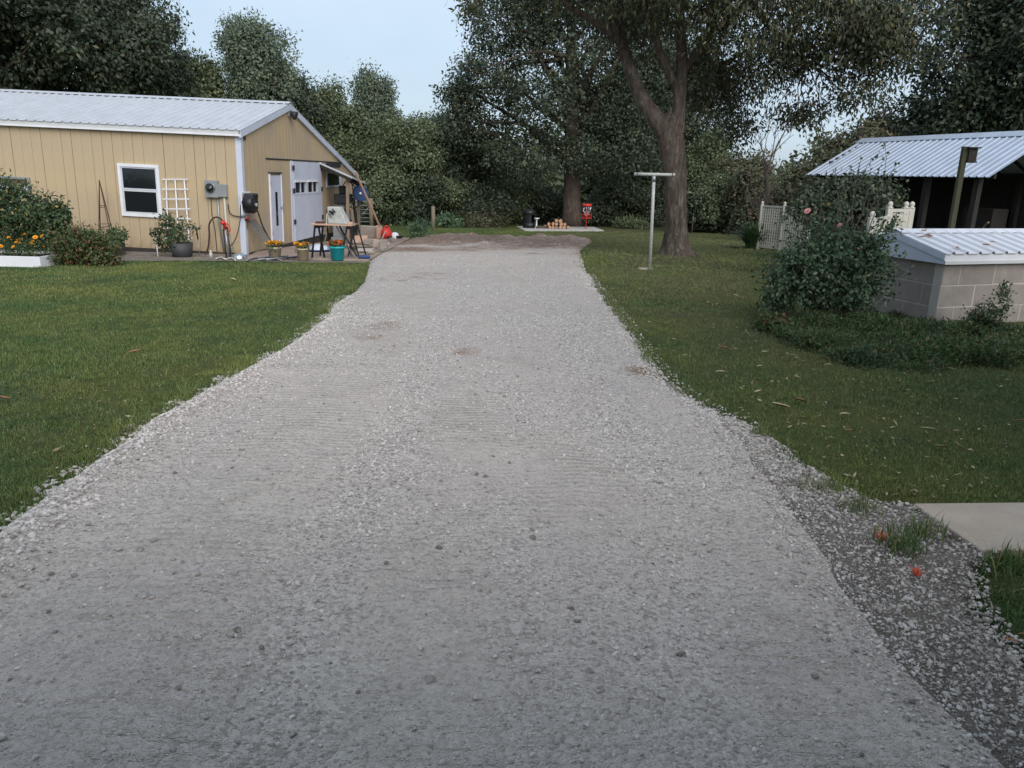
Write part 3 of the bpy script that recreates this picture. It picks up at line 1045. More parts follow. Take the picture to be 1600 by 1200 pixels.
# plain door in the gable wall
def gbox(m, pxa, pya, pxb, pyb, x0, x1):
    a_ = G(pxa, pya); b_ = G(pxb, pyb)
    return m.box((x0, min(a_.y, b_.y), min(a_.z, b_.z)), (x1, max(a_.y, b_.y), max(a_.z, b_.z)))
d0 = G(419, 271); d1 = G(442, 378)
dy0, dy1, dz0, dz1 = d0.y, d1.y, max(d1.z, 0.04), d0.z
door = MB().box((0.004, dy0 + .05, dz0), (0.03, dy1 - .05, dz1 - .05)).build('door', MAT['door'], bld, bevel=0.004)
m = MB()
m.box((0.004, dy0, dz0), (0.045, dy0 + .047, dz1)); m.box((0.004, dy1 - .047, dz0), (0.045, dy1, dz1))
m.build('door_frame', MAT['white'], door)
MB().box((0.004, dy0 - .02, dz1 + .002), (0.06, dy1 + .02, dz1 + .035)).build('head_flashing', MAT['dark'], door)
yc = dy0 + (dy1 - dy0) * 0.5
MB().box((0.031, yc - .075, dz0 + (dz1 - dz0) * .26), (0.038, yc + .075, dz0 + (dz1 - dz0) * .74)).build('glass_strip', MAT['glass'], door)
MB().lathe([(0.0, 0), (0.03, 0.0), (0.035, 0.04), (0.0, 0.06)], 10, Matrix.Translation((0.03, dy1 - .13, dz0 + .98)) @ Matrix.Rotation(math.pi / 2, 4, 'Y')).build('handle', MAT['steel'], door, True)
for hz in (0.25, 1.6):
    MB().box((0.031, dy0 + .04, dz0 + hz), (0.046, dy0 + .075, dz0 + hz + .11)).build('hinge', MAT['steel'], door)
MB().box((0.002, dy1 + .02, dz0 + .85), (0.035, dy1 + .09, dz0 + 1.1)).build('switch_box', MAT['greybox'], bld)
# double barn door
e0 = G(455, 251); e1 = G(502, 367)
by0, by1, bz0, bz1 = e0.y, e1.y, 0.05, e0.z
ym = G(476.5, 300).y
dd = thing('double_door', None, None); dd.parent = bld
leaf_spec = ((by0, ym - .006, (459.5, 474.5)), (ym + .006, by1, (479.5, 493)))
for (ya, yb, wp) in leaf_spec:
    wa = G(wp[0], 300); wb = G(wp[1], 284)
    za, zb = G(467, 301).z, G(467, 284.5).z
    m = MB()
    m.box((0.004, ya, bz0), (0.05, yb, za)); m.box((0.004, ya, zb), (0.05, yb, bz1 - .02))
    m.box((0.004, ya, za), (0.05, wa.y, zb)); m.box((0.004, wb.y, za), (0.05, yb, zb))
    lf = m.build('door_leaf', MAT['door'], dd)
    MB().box((0.008, wa.y, za), (0.02, wb.y, zb)).build('pane', MAT['glass'], lf)
    m = MB(); yq = wa.y + (wb.y - wa.y) * .55
    m.box((0.021, yq - .03, za + .004), (0.04, yq + .03, zb - .004))
    m.build('mullion', MAT['fascia'], lf)
    MB().box((0.052, wa.y - .06, zb + .0), (0.085, wb.y + .06, zb + .05)).build('window_hood', MAT['white'], lf)
    MB().box((0.051, ya + .02, za - .05), (0.062, yb - .02, za - .01)).build('rail', MAT['trim'], lf)
for ya in (by0 - .06, by1 - .05):
    for hz in (0.5, 1.4, 2.05):
        MB().box((0.051, ya, bz0 + hz), (0.075, ya + .12, bz0 + hz + .14)).build('hinge', MAT['dark'], dd)
MB().box((0.004, by0 - .13, bz0), (0.03, by0 - .012, bz1)).build('door_jamb', MAT['trim'], bld)
MB().box((0.004, by1 + .012, bz0), (0.03, by1 + .12, bz1)).build('door_jamb', MAT['trim'], bld)
# window and dark vent under the lean-to
w0 = G(509, 293); w1 = G(531, 268)
wn = MB()
wn.box((0.004, w0.y, w0.z), (0.04, w1.y, w0.z + .07)); wn.box((0.004, w0.y, w1.z - .07), (0.04, w1.y, w1.z))
wn.box((0.004, w0.y, w0.z + .07), (0.04, w0.y + .12, w1.z - .07)); wn.box((0.004, w1.y - .12, w0.z + .07), (0.04, w1.y, w1.z - .07))
wn = wn.build('window', MAT['trim'], bld)
MB().box((0.006, w0.y + .12, w0.z + .07), (0.018, w1.y - .12, w1.z - .07)).build('pane', MAT['glass'], wn)
m = MB(); gbox(m, 509, 261, 531, 254, 0.004, 0.03); m.build('transom_panel', MAT['dark'], bld)
# lean-to roof on the gable wall
la = G(497, 253)
lo_z = la.z
LY0, LY1, LX = la.y, la.y + 1.7, 1.12
DROP = 0.42
FALL = 0.115
def lz(y): return -FALL * (y - LY0)
lt = MB()
lt.add([(0.02, LY0, lo_z), (LX, LY0, lo_z - DROP), (LX, LY1, lo_z - DROP + lz(LY1)), (0.02, LY1, lo_z + lz(LY1)), (0.02, LY0, lo_z - .05), (LX, LY0, lo_z - DROP - .05), (LX, LY1, lo_z - DROP - .05 + lz(LY1)), (0.02, LY1, lo_z - .05 + lz(LY1))],
       [(0, 1, 2, 3), (7, 6, 5, 4), (0, 4, 5, 1), (1, 5, 6, 2), (2, 6, 7, 3), (3, 7, 4, 0)])
lto = lt.build('lean_to_roof', MAT['roof'], bld)
m = MB(); m.beam((0.03, LY0 + .03, lo_z - .10), (LX - .05, LY0 + .03, lo_z - DROP - .10), .04, .09)
m.build('rafter', MAT['darkwood'], bld)
for k in range(1, 3):
    yy = LY0 + (LY1 - LY0) * k / 2 - .03
    MB().beam((0.03, yy, lo_z - .10 + lz(yy)), (LX - .05, yy, lo_z - DROP - .10 + lz(yy)), .04, .09).build('rafter', MAT['darkwood'], bld)
def loc_ground(x, y):
    p = BM @ Vector((x, y, 0))
    return (BM.inverted() @ Vector((p.x, p.y, float(terr(p.y))))).z
for yy in (LY0 + .15, LY1 - .2):
    MB().box((LX - .26, yy, loc_ground(LX, yy) - .05), (LX - .17, yy + .09, lo_z - DROP + .02 + lz(yy))).build('lean_to_post', MAT['wood'], bld)
MB().beam((LX - .2, LY0 + .2, lo_z - DROP - .09), (LX - .2, LY1 - .1, lo_z - DROP - .09 + lz(LY1 - .1)), .06, .1).build('lean_to_beam', MAT['darkwood'], bld)
# flood lamp at the peak
pk = G(451, 175)
fl = thing('flood_lamp', None, None); fl.parent = bld
MB().box((0.004, pk.y - .12, pk.z - .12), (0.06, pk.y + .12, pk.z + .1)).build('mounting_plate', MAT['greybox'], fl)
MB().lathe([(0.0, 0), (0.06, 0), (0.13, .16), (0.12, .17), (0.0, .16)], 14, Matrix.Translation((0.06, pk.y, pk.z - .03)) @ Matrix.Rotation(rad(115), 4, 'Y')).build('lamp_head', MAT['dark'], fl, True)
MB().box((0.003, G(381, 213).y - .05, G(381, 213).z - .09), (0.03, G(381, 213).y + .05, G(381, 213).z + .09)).build('wall_bracket', MAT['rust'], bld)

# patio and bare strip along the workshop
q = [gnd(576, 409), gnd(641, 373.5)]
pa = [BM @ Vector((0.03, 0.6, 0)), q[0], q[1], BM @ Vector((0.03, FARY + .6, 0))]
pa = [Vector((p.x, p.y, 0)) for p in pa]
slab('patio', [pa[0], gnd(386, 404.5), pa[1], pa[2], pa[3]][0:5], 0.05, 0.2, MAT['patio'])
PATIO = 0.05
sa = gnd(-60, 412); sb = gnd(130, 410); sc_ = gnd(390, 409); sd_ = gnd(572, 411.5)
wl_ = BM @ Vector((-LEN, 0.05, 0)); wr_ = BM @ Vector((0.4, 0.05, 0))
strip = MB()
front = [sa, sb, gnd(260, 408), sc_, gnd(480, 411), sd_]
back = [wl_, BM @ Vector((-4.2, .05, 0)), BM @ Vector((-2, .05, 0)), wr_, gnd(470, 402), gnd(570, 404)]
vs = [(p.x, p.y, float(terr(p.y)) + 0.012) for p in front] + [(p.x, p.y, float(terr(p.y)) + 0.012) for p in back]
strip.add(vs, [(i, i + 1, 7 + i, 6 + i) for i in range(5)])
so = strip.build('gravel_strip', MAT['dirt'])
tag(so, kind='structure')
# ------------------------------------------------------------------ things on and beside the workshop
def gnd2(px, py, h):
    """spot seen on a level h above the ground"""
    d = ray(px, py)
    below = CZ + d[2] * _T <= terr(d[1] * _T) + h
    t = _T[int(np.argmax(below))]
    return Vector((d[0] * t, d[1] * t, CZ + d[2] * t))
def LM(x, y, z): return BM @ Matrix.Translation((x, y, z))
def sway(p, q, sag, n=10):
    p = Vector(p); q = Vector(q)
    return [p.lerp(q, i / n) - Vector((0, 0, sag * 4 * (i / n) * (1 - i / n))) for i in range(n + 1)]
def curve_pts(ctrl, n=8):
    """smooth curve through the control points"""
    c = [Vector(p) for p in ctrl]
    out = []
    for i in range(len(c) - 1):
        p0 = c[max(i - 1, 0)]; p1 = c[i]; p2 = c[i + 1]; p3 = c[min(i + 2, len(c) - 1)]
        for k in range(n):
            t = k / n
            out.append(0.5 * ((2 * p1) + (p2 - p0) * t + (2 * p0 - 5 * p1 + 4 * p2 - p3) * t * t + (3 * p1 - p0 - 3 * p2 + p3) * t ** 3))
    out.append(c[-1])
    return out

# electric meter and breaker box
def wall_box(name, label, cat, x0, y0, x1, y1, dep, mat):
    a_ = W(x0, y1); b_ = W(x1, y0)
    t = thing(name, label, cat, M=LM((a_.x + b_.x) / 2, -0.004, a_.z))
    w = b_.x - a_.x; h = b_.z - a_.z
    MB().box((-w / 2, -dep, 0), (w / 2, 0, h)).build('case', mat, t, bevel=0.012)
    return t, w, h, a_.z
t, w, h, z0 = wall_box('electric_meter', 'grey electric meter box with round black dial on yellow wall', 'meter', 324.5, 282, 342.5, 308, 0.13, MAT['greybox'])
RX = Matrix.Rotation(math.pi / 2, 4, 'X')
MB().lathe([(0, 0), (.125, 0), (.125, .03), (0, .03)], 20, Matrix.Translation((-.01, -.13, h * .58)) @ RX).build('dial_ring', MAT['steel'], t, True)
MB().lathe([(0, 0), (.105, 0), (.095, .06), (0, .075)], 20, Matrix.Translation((-.01, -.155, h * .58)) @ RX).build('dial', MAT['glass'], t, True)
MB().tube([(w * .38, -.06, 0), (w * .40, -.06, -z0 * .45), (w * .62, -.05, -z0 + .05)], .022, 8).build('conduit', MAT['steel'], t, True)
MB().tube([(-w * .2, -.03, 0), (-w * .2, -.03, -z0 * .3), (-w * .05, -.015, -z0 * .6), (0, -.012, -z0 + .04)], .009, 6).build('cable', MAT['dark'], t, True)
t, w, h, z0 = wall_box('breaker_box', 'smaller plain grey breaker box right of the round meter', 'breaker box', 344, 288, 356, 308, 0.1, MAT['greybox'])
MB().box((-w / 2 - .006, -.112, h * .04), (w / 2 + .006, -.101, h * .97)).build('cover', MAT['greybox'], t, bevel=.004)
MB().tube([(.02, -.05, 0), (.03, -.05, -z0 * .5), (.16, -.05, -z0 + .04)], .026, 8).build('conduit', MAT['cream'], t, True)

# white trellis panel leaning on the wall
tb0 = W(263, 379, -.28); tb1 = W(296, 379, -.28); tt0 = W(259.5, 280, -.06); tt1 = W(287.5, 280, -.06)
t = thing('trellis', 'white lattice trellis panel standing in planter against yellow wall', 'trellis', M=LM(0, 0, 0))
for k in range(3):
    f = k / 2
    a_ = Vector(tb0).lerp(tb1, f); b_ = Vector(tt0).lerp(tt1, f)
    MB().beam(a_, b_, .026, .012).build('upright', MAT['white'], t)
for k in range(7):
    f = .07 + k * .155
    a_ = Vector(tb0).lerp(tt0, f); b_ = Vector(tb1).lerp(tt1, f)
    d = (b_ - a_).normalized() * .1
    o = Vector((0, -.016, 0))
    MB().beam(a_ - d + o, b_ + d + o, .012, .026).build('crossbar', MAT['white'], t)

# rusty obelisk
ob = gnd2(165, 385, 0.3)
obx = W(165, 373, -.45)
t = thing('obelisk', 'rusty iron pyramid obelisk frame standing in black planter', 'plant support', M=LM(0, 0, 0))
ap = W(155, 281, -.4)
feet = [W(154.5, 378, -.52), W(175, 377, -.52), W(178, 371, -.24), W(157, 371, -.24)]
for f_ in feet:
    MB().tube([f_, ap], .011, 6).build('leg', MAT['rust'], t, True)
for lv in (.44, .76, .97):
    ring = [Vector(ap).lerp(f_, lv) for f_ in feet]
    m = MB()
    m.tube(ring + [ring[0]], .009, 5)
    m.build('hoop', MAT['rust'], t, True)

# planters against the wall
def planter(name, label, px, pyb, pyt, wpx, mat, round_=False, plants=None, cat='planter'):
    p = gnd(px, pyb)
    s = p.y / F * 0.97
    hgt = (pyb - pyt) * s
    wd = wpx * s
    t = thing(name, label, cat, p, rad(-3.5))
    if round_:
        m = MB().lathe([(0, 0), (wd * .42, 0), (wd * .5, hgt), (wd * .46, hgt), (wd * .44, hgt * .8), (0, hgt * .8)], 20)
        m.build('tub', mat, t, True)
        MB().lathe([(0, hgt * .8 + .003), (wd * .435, hgt * .8 + .003), (0, hgt * .86)], 16, cap=False).build('soil', MAT['soil'], t)
    else:
        m = MB()
        m.box((-wd / 2, -.2, 0), (wd / 2, -.175, hgt)); m.box((-wd / 2, .175, 0), (wd / 2, .2, hgt))
        m.box((-wd / 2, -.175, 0), (-wd / 2 + .025, .175, hgt)); m.box((wd / 2 - .025, -.175, 0), (wd / 2, .175, hgt))
        m.build('tub', mat, t)
        MB().box((-wd / 2 + .026, -.174, .02), (wd / 2 - .026, .174, hgt * .88)).build('soil', MAT['soil'], t)
    return t, p, wd, hgt
def foliage(t, blobs, leaf, ncl, nl, sig, L, Wd, seed, name='foliage', droop=.25, shell=.4, stems=6, root=(0, 0, 0)):
    r = np.random.default_rng(seed)
    V, Fq, C = crown_leaves(r, blobs, ncl, nl, sig, L, Wd, droop, shell)
    o = link(name, npmesh(name, V, Fq, LEAF[leaf] if isinstance(leaf, str) else leaf), t)
    if stems:
        m = MB()
        for i in r.choice(len(C), min(stems, len(C)), replace=False):
            limb(m, Vector(root) + Vector((r.normal() * .03, r.normal() * .03, 0)), C[i], .012, .004, r, .08, 4, 5)
        so_ = m.build('stem', MAT['twig'], t, True)
        so_['kind'] = 'stuff'
    return C
def flowers(t, pts, mat, size, seed, name='flower'):
    """ruffled flower heads, every head a part"""
    r = np.random.default_rng(seed)
    k = 14
    th = np.linspace(0, 2 * math.pi, k, endpoint=False)
    P = np.zeros((k * 2, 3)); D = np.zeros((k * 2, 3)); N = np.zeros((k * 2, 3))
    for j in range(k):
        D[j] = (math.cos(th[j]), math.sin(th[j]), .25); N[j] = (0, 0, 1)
        D[k + j] = (math.cos(th[j] + .2) * .7, math.sin(th[j] + .2) * .7, .9); N[k + j] = (-math.cos(th[j]), -math.sin(th[j]), .5)
    V, Fq = leaf_quads(P, unit(D), N, np.r_[np.full(k, size), np.full(k, size * .75)], np.full(2 * k, size * .55))
    me_ = npmesh(name, V, Fq, mat)
    for p in pts:
        o = bpy.data.objects.new(name, me_)
        COL.objects.link(o)
        o.parent = t
        o.location = Vector(p)
        o.rotation_euler = (r.uniform(.2, 1.0), r.uniform(-.5, .5), r.uniform(0, 6))
        s = r.uniform(.75, 1.2)
        o.scale = (s, s, s)

t, p, wd, hg = planter('planter', 'black tub under the rusty obelisk by the yellow wall', 174, 399, 374, 34, MAT['planter'])
foliage(t, [(.15, 0, hg + .12, .25, .15, .16)], 'garden', 14, 16, .07, .09, .06, 3)
t, p, wd, hg = planter('planter', 'dark round tub of climbing plant below the white trellis', 285.5, 402, 379, 35, MAT['planter'], True)
foliage(t, [(-.22, -.05, hg + .15, .38, .22, .32), (-.42, 0, hg + .1, .2, .2, .35), (.1, 0, hg + .35, .28, .1, .32), (-.3, .05, hg + .42, .22, .12, .25)], 'garden', 60, 15, .08, .085, .05, 4)

# garden stake and knobbed hose stand below the window
sp = gnd(200, 391)
t = thing('hose_stake', 'thin rusty stake with knobbed top below the window', 'stake', sp)
MB().tube([(0, 0, -.1), (.01, 0, .3), (.03, 0, .68)], .011, 6).build('rod', MAT['rust'], t, True)
MB().lathe([(0, 0), (.05, .02), (.055, .06), (.03, .1), (0, .11)], 8, Matrix.Translation((.03, 0, .67))).build('knob', MAT['rust'], t, True)
sp = gnd(247, 402)
t = thing('garden_stake', 'white stake with black cap left of the trellis tub', 'stake', sp)
MB().tube([(0, 0, -.1), (0, 0, .5)], .013, 6).build('rod', MAT['white'], t, True)
MB().tube([(0, 0, .5), (.0, 0, .68)], .022, 8).build('cap', MAT['black'], t, True)
sp = gnd(312, 401)
t = thing('garden_stake', 'black handled stake right of the trellis tub', 'stake', sp)
MB().tube([(0, 0, -.1), (0, 0, .42)], .008, 6).build('rod', MAT['steel'], t, True)
MB().tube([(0, 0, .42), (-.02, 0, .72)], .018, 8).build('grip', MAT['black'], t, True)

# yard hydrant with hose
hp = gnd(358, 405)
t = thing('yard_hydrant', 'red headed yard hydrant on grey pipes at the wall corner', 'hydrant', hp, rad(-3.5))
topz = at(350, 351, hp.y).z - hp.z
dx_ = at(350, 351, hp.y).x - hp.x
MB().tube([(0, 0, -.1), (dx_, .03, topz)], .025, 8).build('pipe', MAT['steel'], t, True)
MB().tube([(.05, 0, -.1), (dx_ + .06, .03, topz - .05)], .02, 8).build('pipe', MAT['dark'], t, True)
MB().tube([(-.05, -.02, -.1), (dx_ - .03, .0, topz - .1)], .018, 8).build('hose_tail', MAT['rubber'], t, True)
MB().tube([(dx_, .03, topz - .12), (dx_, .03, topz), (dx_, -.02, topz + .06), (dx_ - .02, -.08, topz + .03)], [.035, .045, .05, .035], 8).build('head', MAT['red'], t, True)
MB().tube(curve_pts([(dx_ + .02, 0, topz + .03), (dx_ + .12, -.02, topz + .0), (dx_ + .15, -.03, topz - .13), (dx_ + .08, -.03, topz - .19)], 5), .014, 6).build('handle', MAT['red'], t, True)
o = MB().tube(curve_pts([W(350, 350, -.2), W(344, 341, -.22), W(335, 340, -.24), W(327, 350, -.26), W(327, 368, -.28), W(325, 388, -.3), W(319, 401, -.36)]), .021, 8).build('garden_hose', MAT['hose'], None, True)
o.matrix_world = BM
tag(o, 'brown hose arching from the red hydrant to the ground', 'hose')
o = MB().tube(curve_pts([W(356, 318, -.06), W(358, 330, -.05), W(363, 336, -.05), W(374, 338.5, -.05), W(384, 339, -.05)]), .013, 6).build('wall_cable', MAT['dark'], None, True)
o.matrix_world = BM
tag(o, 'grey cable running from the breaker box round the corner', 'cable')

# black hose reel on the gable corner
c0 = G(391, 318, .17)
t = thing('hose_reel', 'black hose reel hanging on the gable corner', 'hose reel', M=LM(0.02, c0.y, c0.z))
MB().box((0, -.22, -.28), (.03, .34, .28)).build('wall_plate', MAT['white'], t, bevel=.01)
MB().lathe([(0, -.02), (.2, -.02), (.235, .01), (.235, .2), (.2, .24), (0, .24)], 24, Matrix.Translation((.04, 0.0, -.01)) @ Matrix.Rotation(math.pi / 2, 4, 'Y')).build('drum', MAT['black'], t, True)
MB().box((.06, -.19, .1), (.3, .19, .25)).build('casing', MAT['dark'], t, bevel=.03)
MB().box((.301, -.11, .15), (.31, .11, .2)).build('grip', MAT['black'], t)
MB().lathe([(0, 0), (.05, 0), (.05, .05), (0, .06)], 10, Matrix.Translation((.28, 0, -.03)) @ Matrix.Rotation(math.pi / 2, 4, 'Y')).build('hub', MAT['greybox'], t, True)
o = MB().tube(curve_pts([G(380, 312, .16), W(376, 322, -.12), W(375, 345, -.15), W(371, 365, -.18), W(365, 379, -.2), W(360, 384, -.22)]), .011, 6).build('power_lead', MAT['rubber'], None, True)
o.matrix_world = BM
tag(o, 'black lead looping from the hose reel across the corner trim', 'cable')
o = MB().tube(curve_pts([G(400, 324, .15), G(404, 334, .16), G(410, 352, .2), G(417, 366, .25), G(424, 378, .3)]), .018, 6).build('garden_hose', MAT['rubber'], None, True)
o.matrix_world = BM
tag(o, 'black hose hanging from the reel down to the marigold pot', 'hose')
c0 = G(385, 345, .05)
t = thing('wall_tap', 'small red handled tap below the black hose reel', 'tap', M=LM(0.017, c0.y, c0.z))
MB().tube([(0, 0, 0.03), (.08, 0, .03), (.12, 0, -.03)], .025, 8).build('spout', MAT['rust'], t, True)
m = MB(); m.beam((.08, -.1, .08), (.08, .1, .05), .03); m.build('handle', MAT['red'], t)
MB().box((0, .05, -.2), (.02, .12, .06)).build('back_board', MAT['wood'], t)
# wire panel leaning on the gable wall
c0 = G(409, 377, .3); c1 = G(418, 340, .05)
t = thing('wire_rack', 'grey wire rack leaning on the gable wall by the door', 'rack', M=LM(0, 0, 0))
y0_, y1_ = G(410, 377, .3).y, G(422, 377, .3).y
zb_, zt_ = max(c0.z, -.2), c1.z
def wr(y_, f): return Vector((.32 - .27 * f, y_ - .3 * f, zb_ + (zt_ - zb_) * f))
for k in range(7):
    yy = y0_ + (y1_ - y0_) * k / 6
    MB().beam(wr(yy, 0), wr(yy, 1), .012).build('wire', MAT['mesh'], t)
for k in range(9):
    MB().beam(wr(y0_, k / 8) + Vector((.014, 0, 0)), wr(y1_, k / 8) + Vector((.014, 0, 0)), .012).build('wire', MAT['mesh'], t)
# upturned steel bowl and white odds and ends at the corner
bp = gnd(374, 404.5)
o = MB().lathe([(.17, 0), (.165, .05), (.13, .11), (.06, .14), (0, .145)], 18, cap=False).build('steel_bowl', MAT['chrome'], None, True)
o.location = bp
tag(o, 'shiny upturned steel bowl on the ground at the building corner', 'bowl')
bp = gnd(330, 403)
o = MB().lathe([(0, 0), (.04, 0), (.045, .1), (.02, .15), (.02, .19), (0, .19)], 10).build('plastic_bottle', MAT['cream'], None, True)
o.location = bp
tag(o, 'small pale bottle on the gravel under the meter', 'bottle')
for (ctrl, lb, mt) in (([(338, 404), (346, 402), (352, 405), (362, 403), (368, 407)], 'white hose loosely coiled on gravel near the steel bowl', 'cream'),
                   ([(385, 407), (400, 402), (410, 406), (418, 401), (440, 407)], 'grey pipe lengths lying behind the left beige pot', 'greybox')):
    o = MB().tube(curve_pts([gnd2(*p_, .05) for p_ in ctrl]), .02, 6).build('loose_hose', MAT[mt], None, True)
    tag(o, lb, 'hose')
for k in range(5):
    a_ = gnd2(395 + k * 7, 404 + (k % 2) * 1.5, PATIO + .02); b_ = gnd2(450 + k * 6, 400 + (k % 3), PATIO + .02)
    o = MB().tube([a_, b_], .014, 6).build('metal_rod', MAT['steel' if k % 2 else 'dark'], None, True)
    tag(o, '%s thin metal rod lying on the patio near the beige pots' % ['leftmost', 'second from left', 'middle', 'fourth from left', 'rightmost'][k], 'rod', 'metal rods lying on the patio')

# flower pots on the patio edge
def pot(px, pyb, pyt, wpx, mat, label, fl, seed, leafn=18):
    p = gnd2(px, pyb, PATIO * .6)
    s = p.y / F * .97
    hg = (pyb - pyt) * s; wd = wpx * s
    t = thing('flower_pot', label, 'flower pot', p)
    MB().lathe([(0, 0), (wd * .38, 0), (wd * .46, hg * .86), (wd * .5, hg * .87), (wd * .5, hg), (wd * .45, hg), (wd * .44, hg * .88), (0, hg * .88)], 22).build('pot', MAT[mat], t, True)
    r = np.random.default_rng(seed)
    foliage(t, [(0, 0, hg + .03, wd * .5, wd * .45, .08)], 'garden', leafn, 16, .05, .06, .03, seed, stems=0)
    pts = []
    for i in range(26):
        a_ = r.uniform(0, 6.28); q_ = math.sqrt(r.random()) * wd * .58
        pts.append((q_ * math.cos(a_), q_ * math.sin(a_), hg + .07 + r.uniform(-.03, .06)))
    flowers(t, pts, MAT[fl], .05, seed)
    return t, p, hg, wd
pot(430, 405, 385.5, 22, 'beige', 'left beige pot of orange marigolds on the patio edge', 'marigold', 1)
pot(474, 406.5, 387.5, 20.5, 'beige', 'second beige pot of orange marigolds before the green bowl', 'marigold', 2)
pot(527.5, 406, 384.5, 25, 'turq', 'turquoise bucket pot of red flowers under the sawhorse table', 'redpetal', 3)

# saplings by the doors
def sapling(px, pyb, pyt, label, seed, nm='sapling'):
    p = gnd2(px, pyb, PATIO)
    hg = (pyb - pyt) * p.y / F * .97
    t = thing(nm, label, 'young plant', p)
    r = np.random.default_rng(seed)
    m = MB(); m.tube([(0, 0, 0), (.03, 0, hg * .5), (-.02, 0, hg * .97)], [.014, .01, .005], 6); m.build('stem', MAT['twig'], t, True)
    foliage(t, [(0, 0, hg * .9, .14, .14, hg * .13), (.05, 0, hg * .62, .2, .2, hg * .16), (-.03, 0, hg * .35, .12, .12, .15)], 'sap', 15, 8, .06, .16, .055, seed, droop=.5, stems=8, root=(0, 0, hg * .2))
    return t
sapling(431, 381, 329, 'tall thin sapling in front of the plain grey door', 11)
# green bowl with sapling
p = gnd2(471, 378.5, PATIO)
t = thing('plant_bowl', 'wide green plastic bowl before the double door', 'planter', p)
wd = 25 * p.y / F
MB().lathe([(0, 0), (wd * .38, 0), (wd * .5, .12), (wd * .5, .16), (wd * .46, .16), (wd * .44, .1), (0, .1)], 22).build('bowl', MAT['green'], t, True)
MB().lathe([(0, .12), (wd * .43, .12), (0, .14)], 16, cap=False).build('soil', MAT['soil'], t)
t2 = sapling(468, 374, 333, 'bushy pale sapling growing from the green bowl', 12)
p = gnd2(454.5, 378, PATIO)
t = thing('glass_bottle', 'tall brown bottle standing left of the green bowl', 'bottle', p)
MB().lathe([(0, 0), (.07, 0), (.075, .25), (.035, .33), (.03, .42), (0, .42)], 12).build('body', MAT['brownglass'], t, True)
MB().lathe([(0, .421), (.034, .421), (.034, .46), (0, .46)], 10).build('cap', MAT['rust'], t, True)
# domed blue grey lid
p = gnd2(498, 391, PATIO)
t = thing('sled_lid', 'pale blue domed plastic lid lying left of the sawhorse table', 'lid', p)
MB().lathe([(.30, 0), (.29, .04), (.2, .12), (.08, .165), (0, .17)], 20, cap=False).build('dome', MAT['trim'], t, True)
MB().lathe([(.30, 0), (.335, 0.0), (.335, .035), (.30, .035)], 20, cap=False).build('rim', MAT['blue'], t, True)

# sawhorse table
pa_ = gnd2(522, 403, PATIO)
sc = pa_.y / F * .97
t = thing('sawhorse_table', 'board table on black folding sawhorses beside turquoise pot', 'work table', pa_, rad(-6))
TH = (403 - 352) * sc
for sx in (-.38, .42):
    for sy in (0, 1):
        for s2_ in (-1, 1):
            b_ = Vector((sx + s2_ * .05, -.05 + sy * .55, TH - .06))
            f_ = Vector((sx + (s2_ * .12 if sx < 0 else s2_ * .2), -.05 + sy * .55 + s2_ * .1, 0.0))
            MB().beam(f_, b_, .04, .03).build('leg', MAT['black'], t)
    MB().box((sx - .05, -.1, TH - .07), (sx + .05, .56, TH)).build('sawhorse_beam', MAT['black'], t)
MB().box((-.5, -.16, TH + .003), (.52, .16, TH + .04)).build('board', MAT['newwood'], t, bevel=.004)
MB().box((-.46, .2, TH + .003), (.48, .5, TH + .038)).build('board', MAT['wood'], t, bevel=.004)
tb = pa_
def ontable(x, y, z=.04):
    return Matrix.Translation(tb) @ Matrix.Rotation(rad(-6), 4, 'Z') @ Vector((x, y, TH + z + .002))
# white bin on the table, aluminium angle bars leaning on it
q = ontable(.12, .0)
t = thing('plastic_bin', 'white plastic bin standing on the board table', 'bin', q, rad(-10))
m = MB()
bw, bh = .18, .40
m.add([(-bw, -.14, 0), (bw + .12, -.14, 0), (bw + .12, .14, 0), (-bw, .14, 0), (-bw - .08 + .06, -.1, bh), (bw - .07, -.1, bh), (bw - .07, .1, bh), (-bw + -.02, .1, bh)],
      [(0, 3, 2, 1), (4, 5, 6, 7), (0, 1, 5, 4), (1, 2, 6, 5), (2, 3, 7, 6), (3, 0, 4, 7)])
m.build('body', MAT['postgrey'], t, bevel=.02)
MB().tube(curve_pts([(-.12, -.16, .3), (-.05, -.2, .28), (.03, -.16, .3)], 5), .022, 6).build('handle', MAT['black'], t, True)
for k, (xa, xb) in enumerate(((533, 553), (537, 558), (530, 549))):
    f_ = gnd2(xb, 402 - k, PATIO); tp = Vector(ontable(-.02 + .05 * k, -.17, .3 + .05 * k))
    o = MB().beam(f_, tp, .035, .02).build('leaning_bar', MAT['dark' if k == 1 else 'steel'], None)
    tag(o, ['silver metal bar leaning from patio to the white bin', 'dark metal bar leaning rightmost beside the white bin', 'silver metal bar leaning leftmost and nearest the table board'][k], 'bar', 'metal bars leaning on the board table')
f_ = gnd2(500, 399, PATIO); tp = Vector(ontable(-.06, -.18, .28))
o = MB().tube([f_, f_.lerp(tp, .5) + Vector((.06, 0, -.05)), tp], .014, 6).build('leaning_hose', MAT['cream'], None, True)
tag(o, 'white hose hanging from the bin past the left sawhorse', 'hose')
q = ontable(-.3, -.02)
o = MB().box((-.1, -.07, 0), (.1, .07, .045)).build('wood_block', MAT['rust'], None, bevel=.006)
o.location = q
tag(o, 'small reddish wood offcut on the left end of the board table', 'wood block')
o = MB().box((-.09, -.06, 0), (.09, .06, .05)).build('wood_block', MAT['newwood'], None, bevel=.006)
o.location = ontable(.42, -.02)
tag(o, 'pale wood offcut on the right end of the board table', 'wood block')

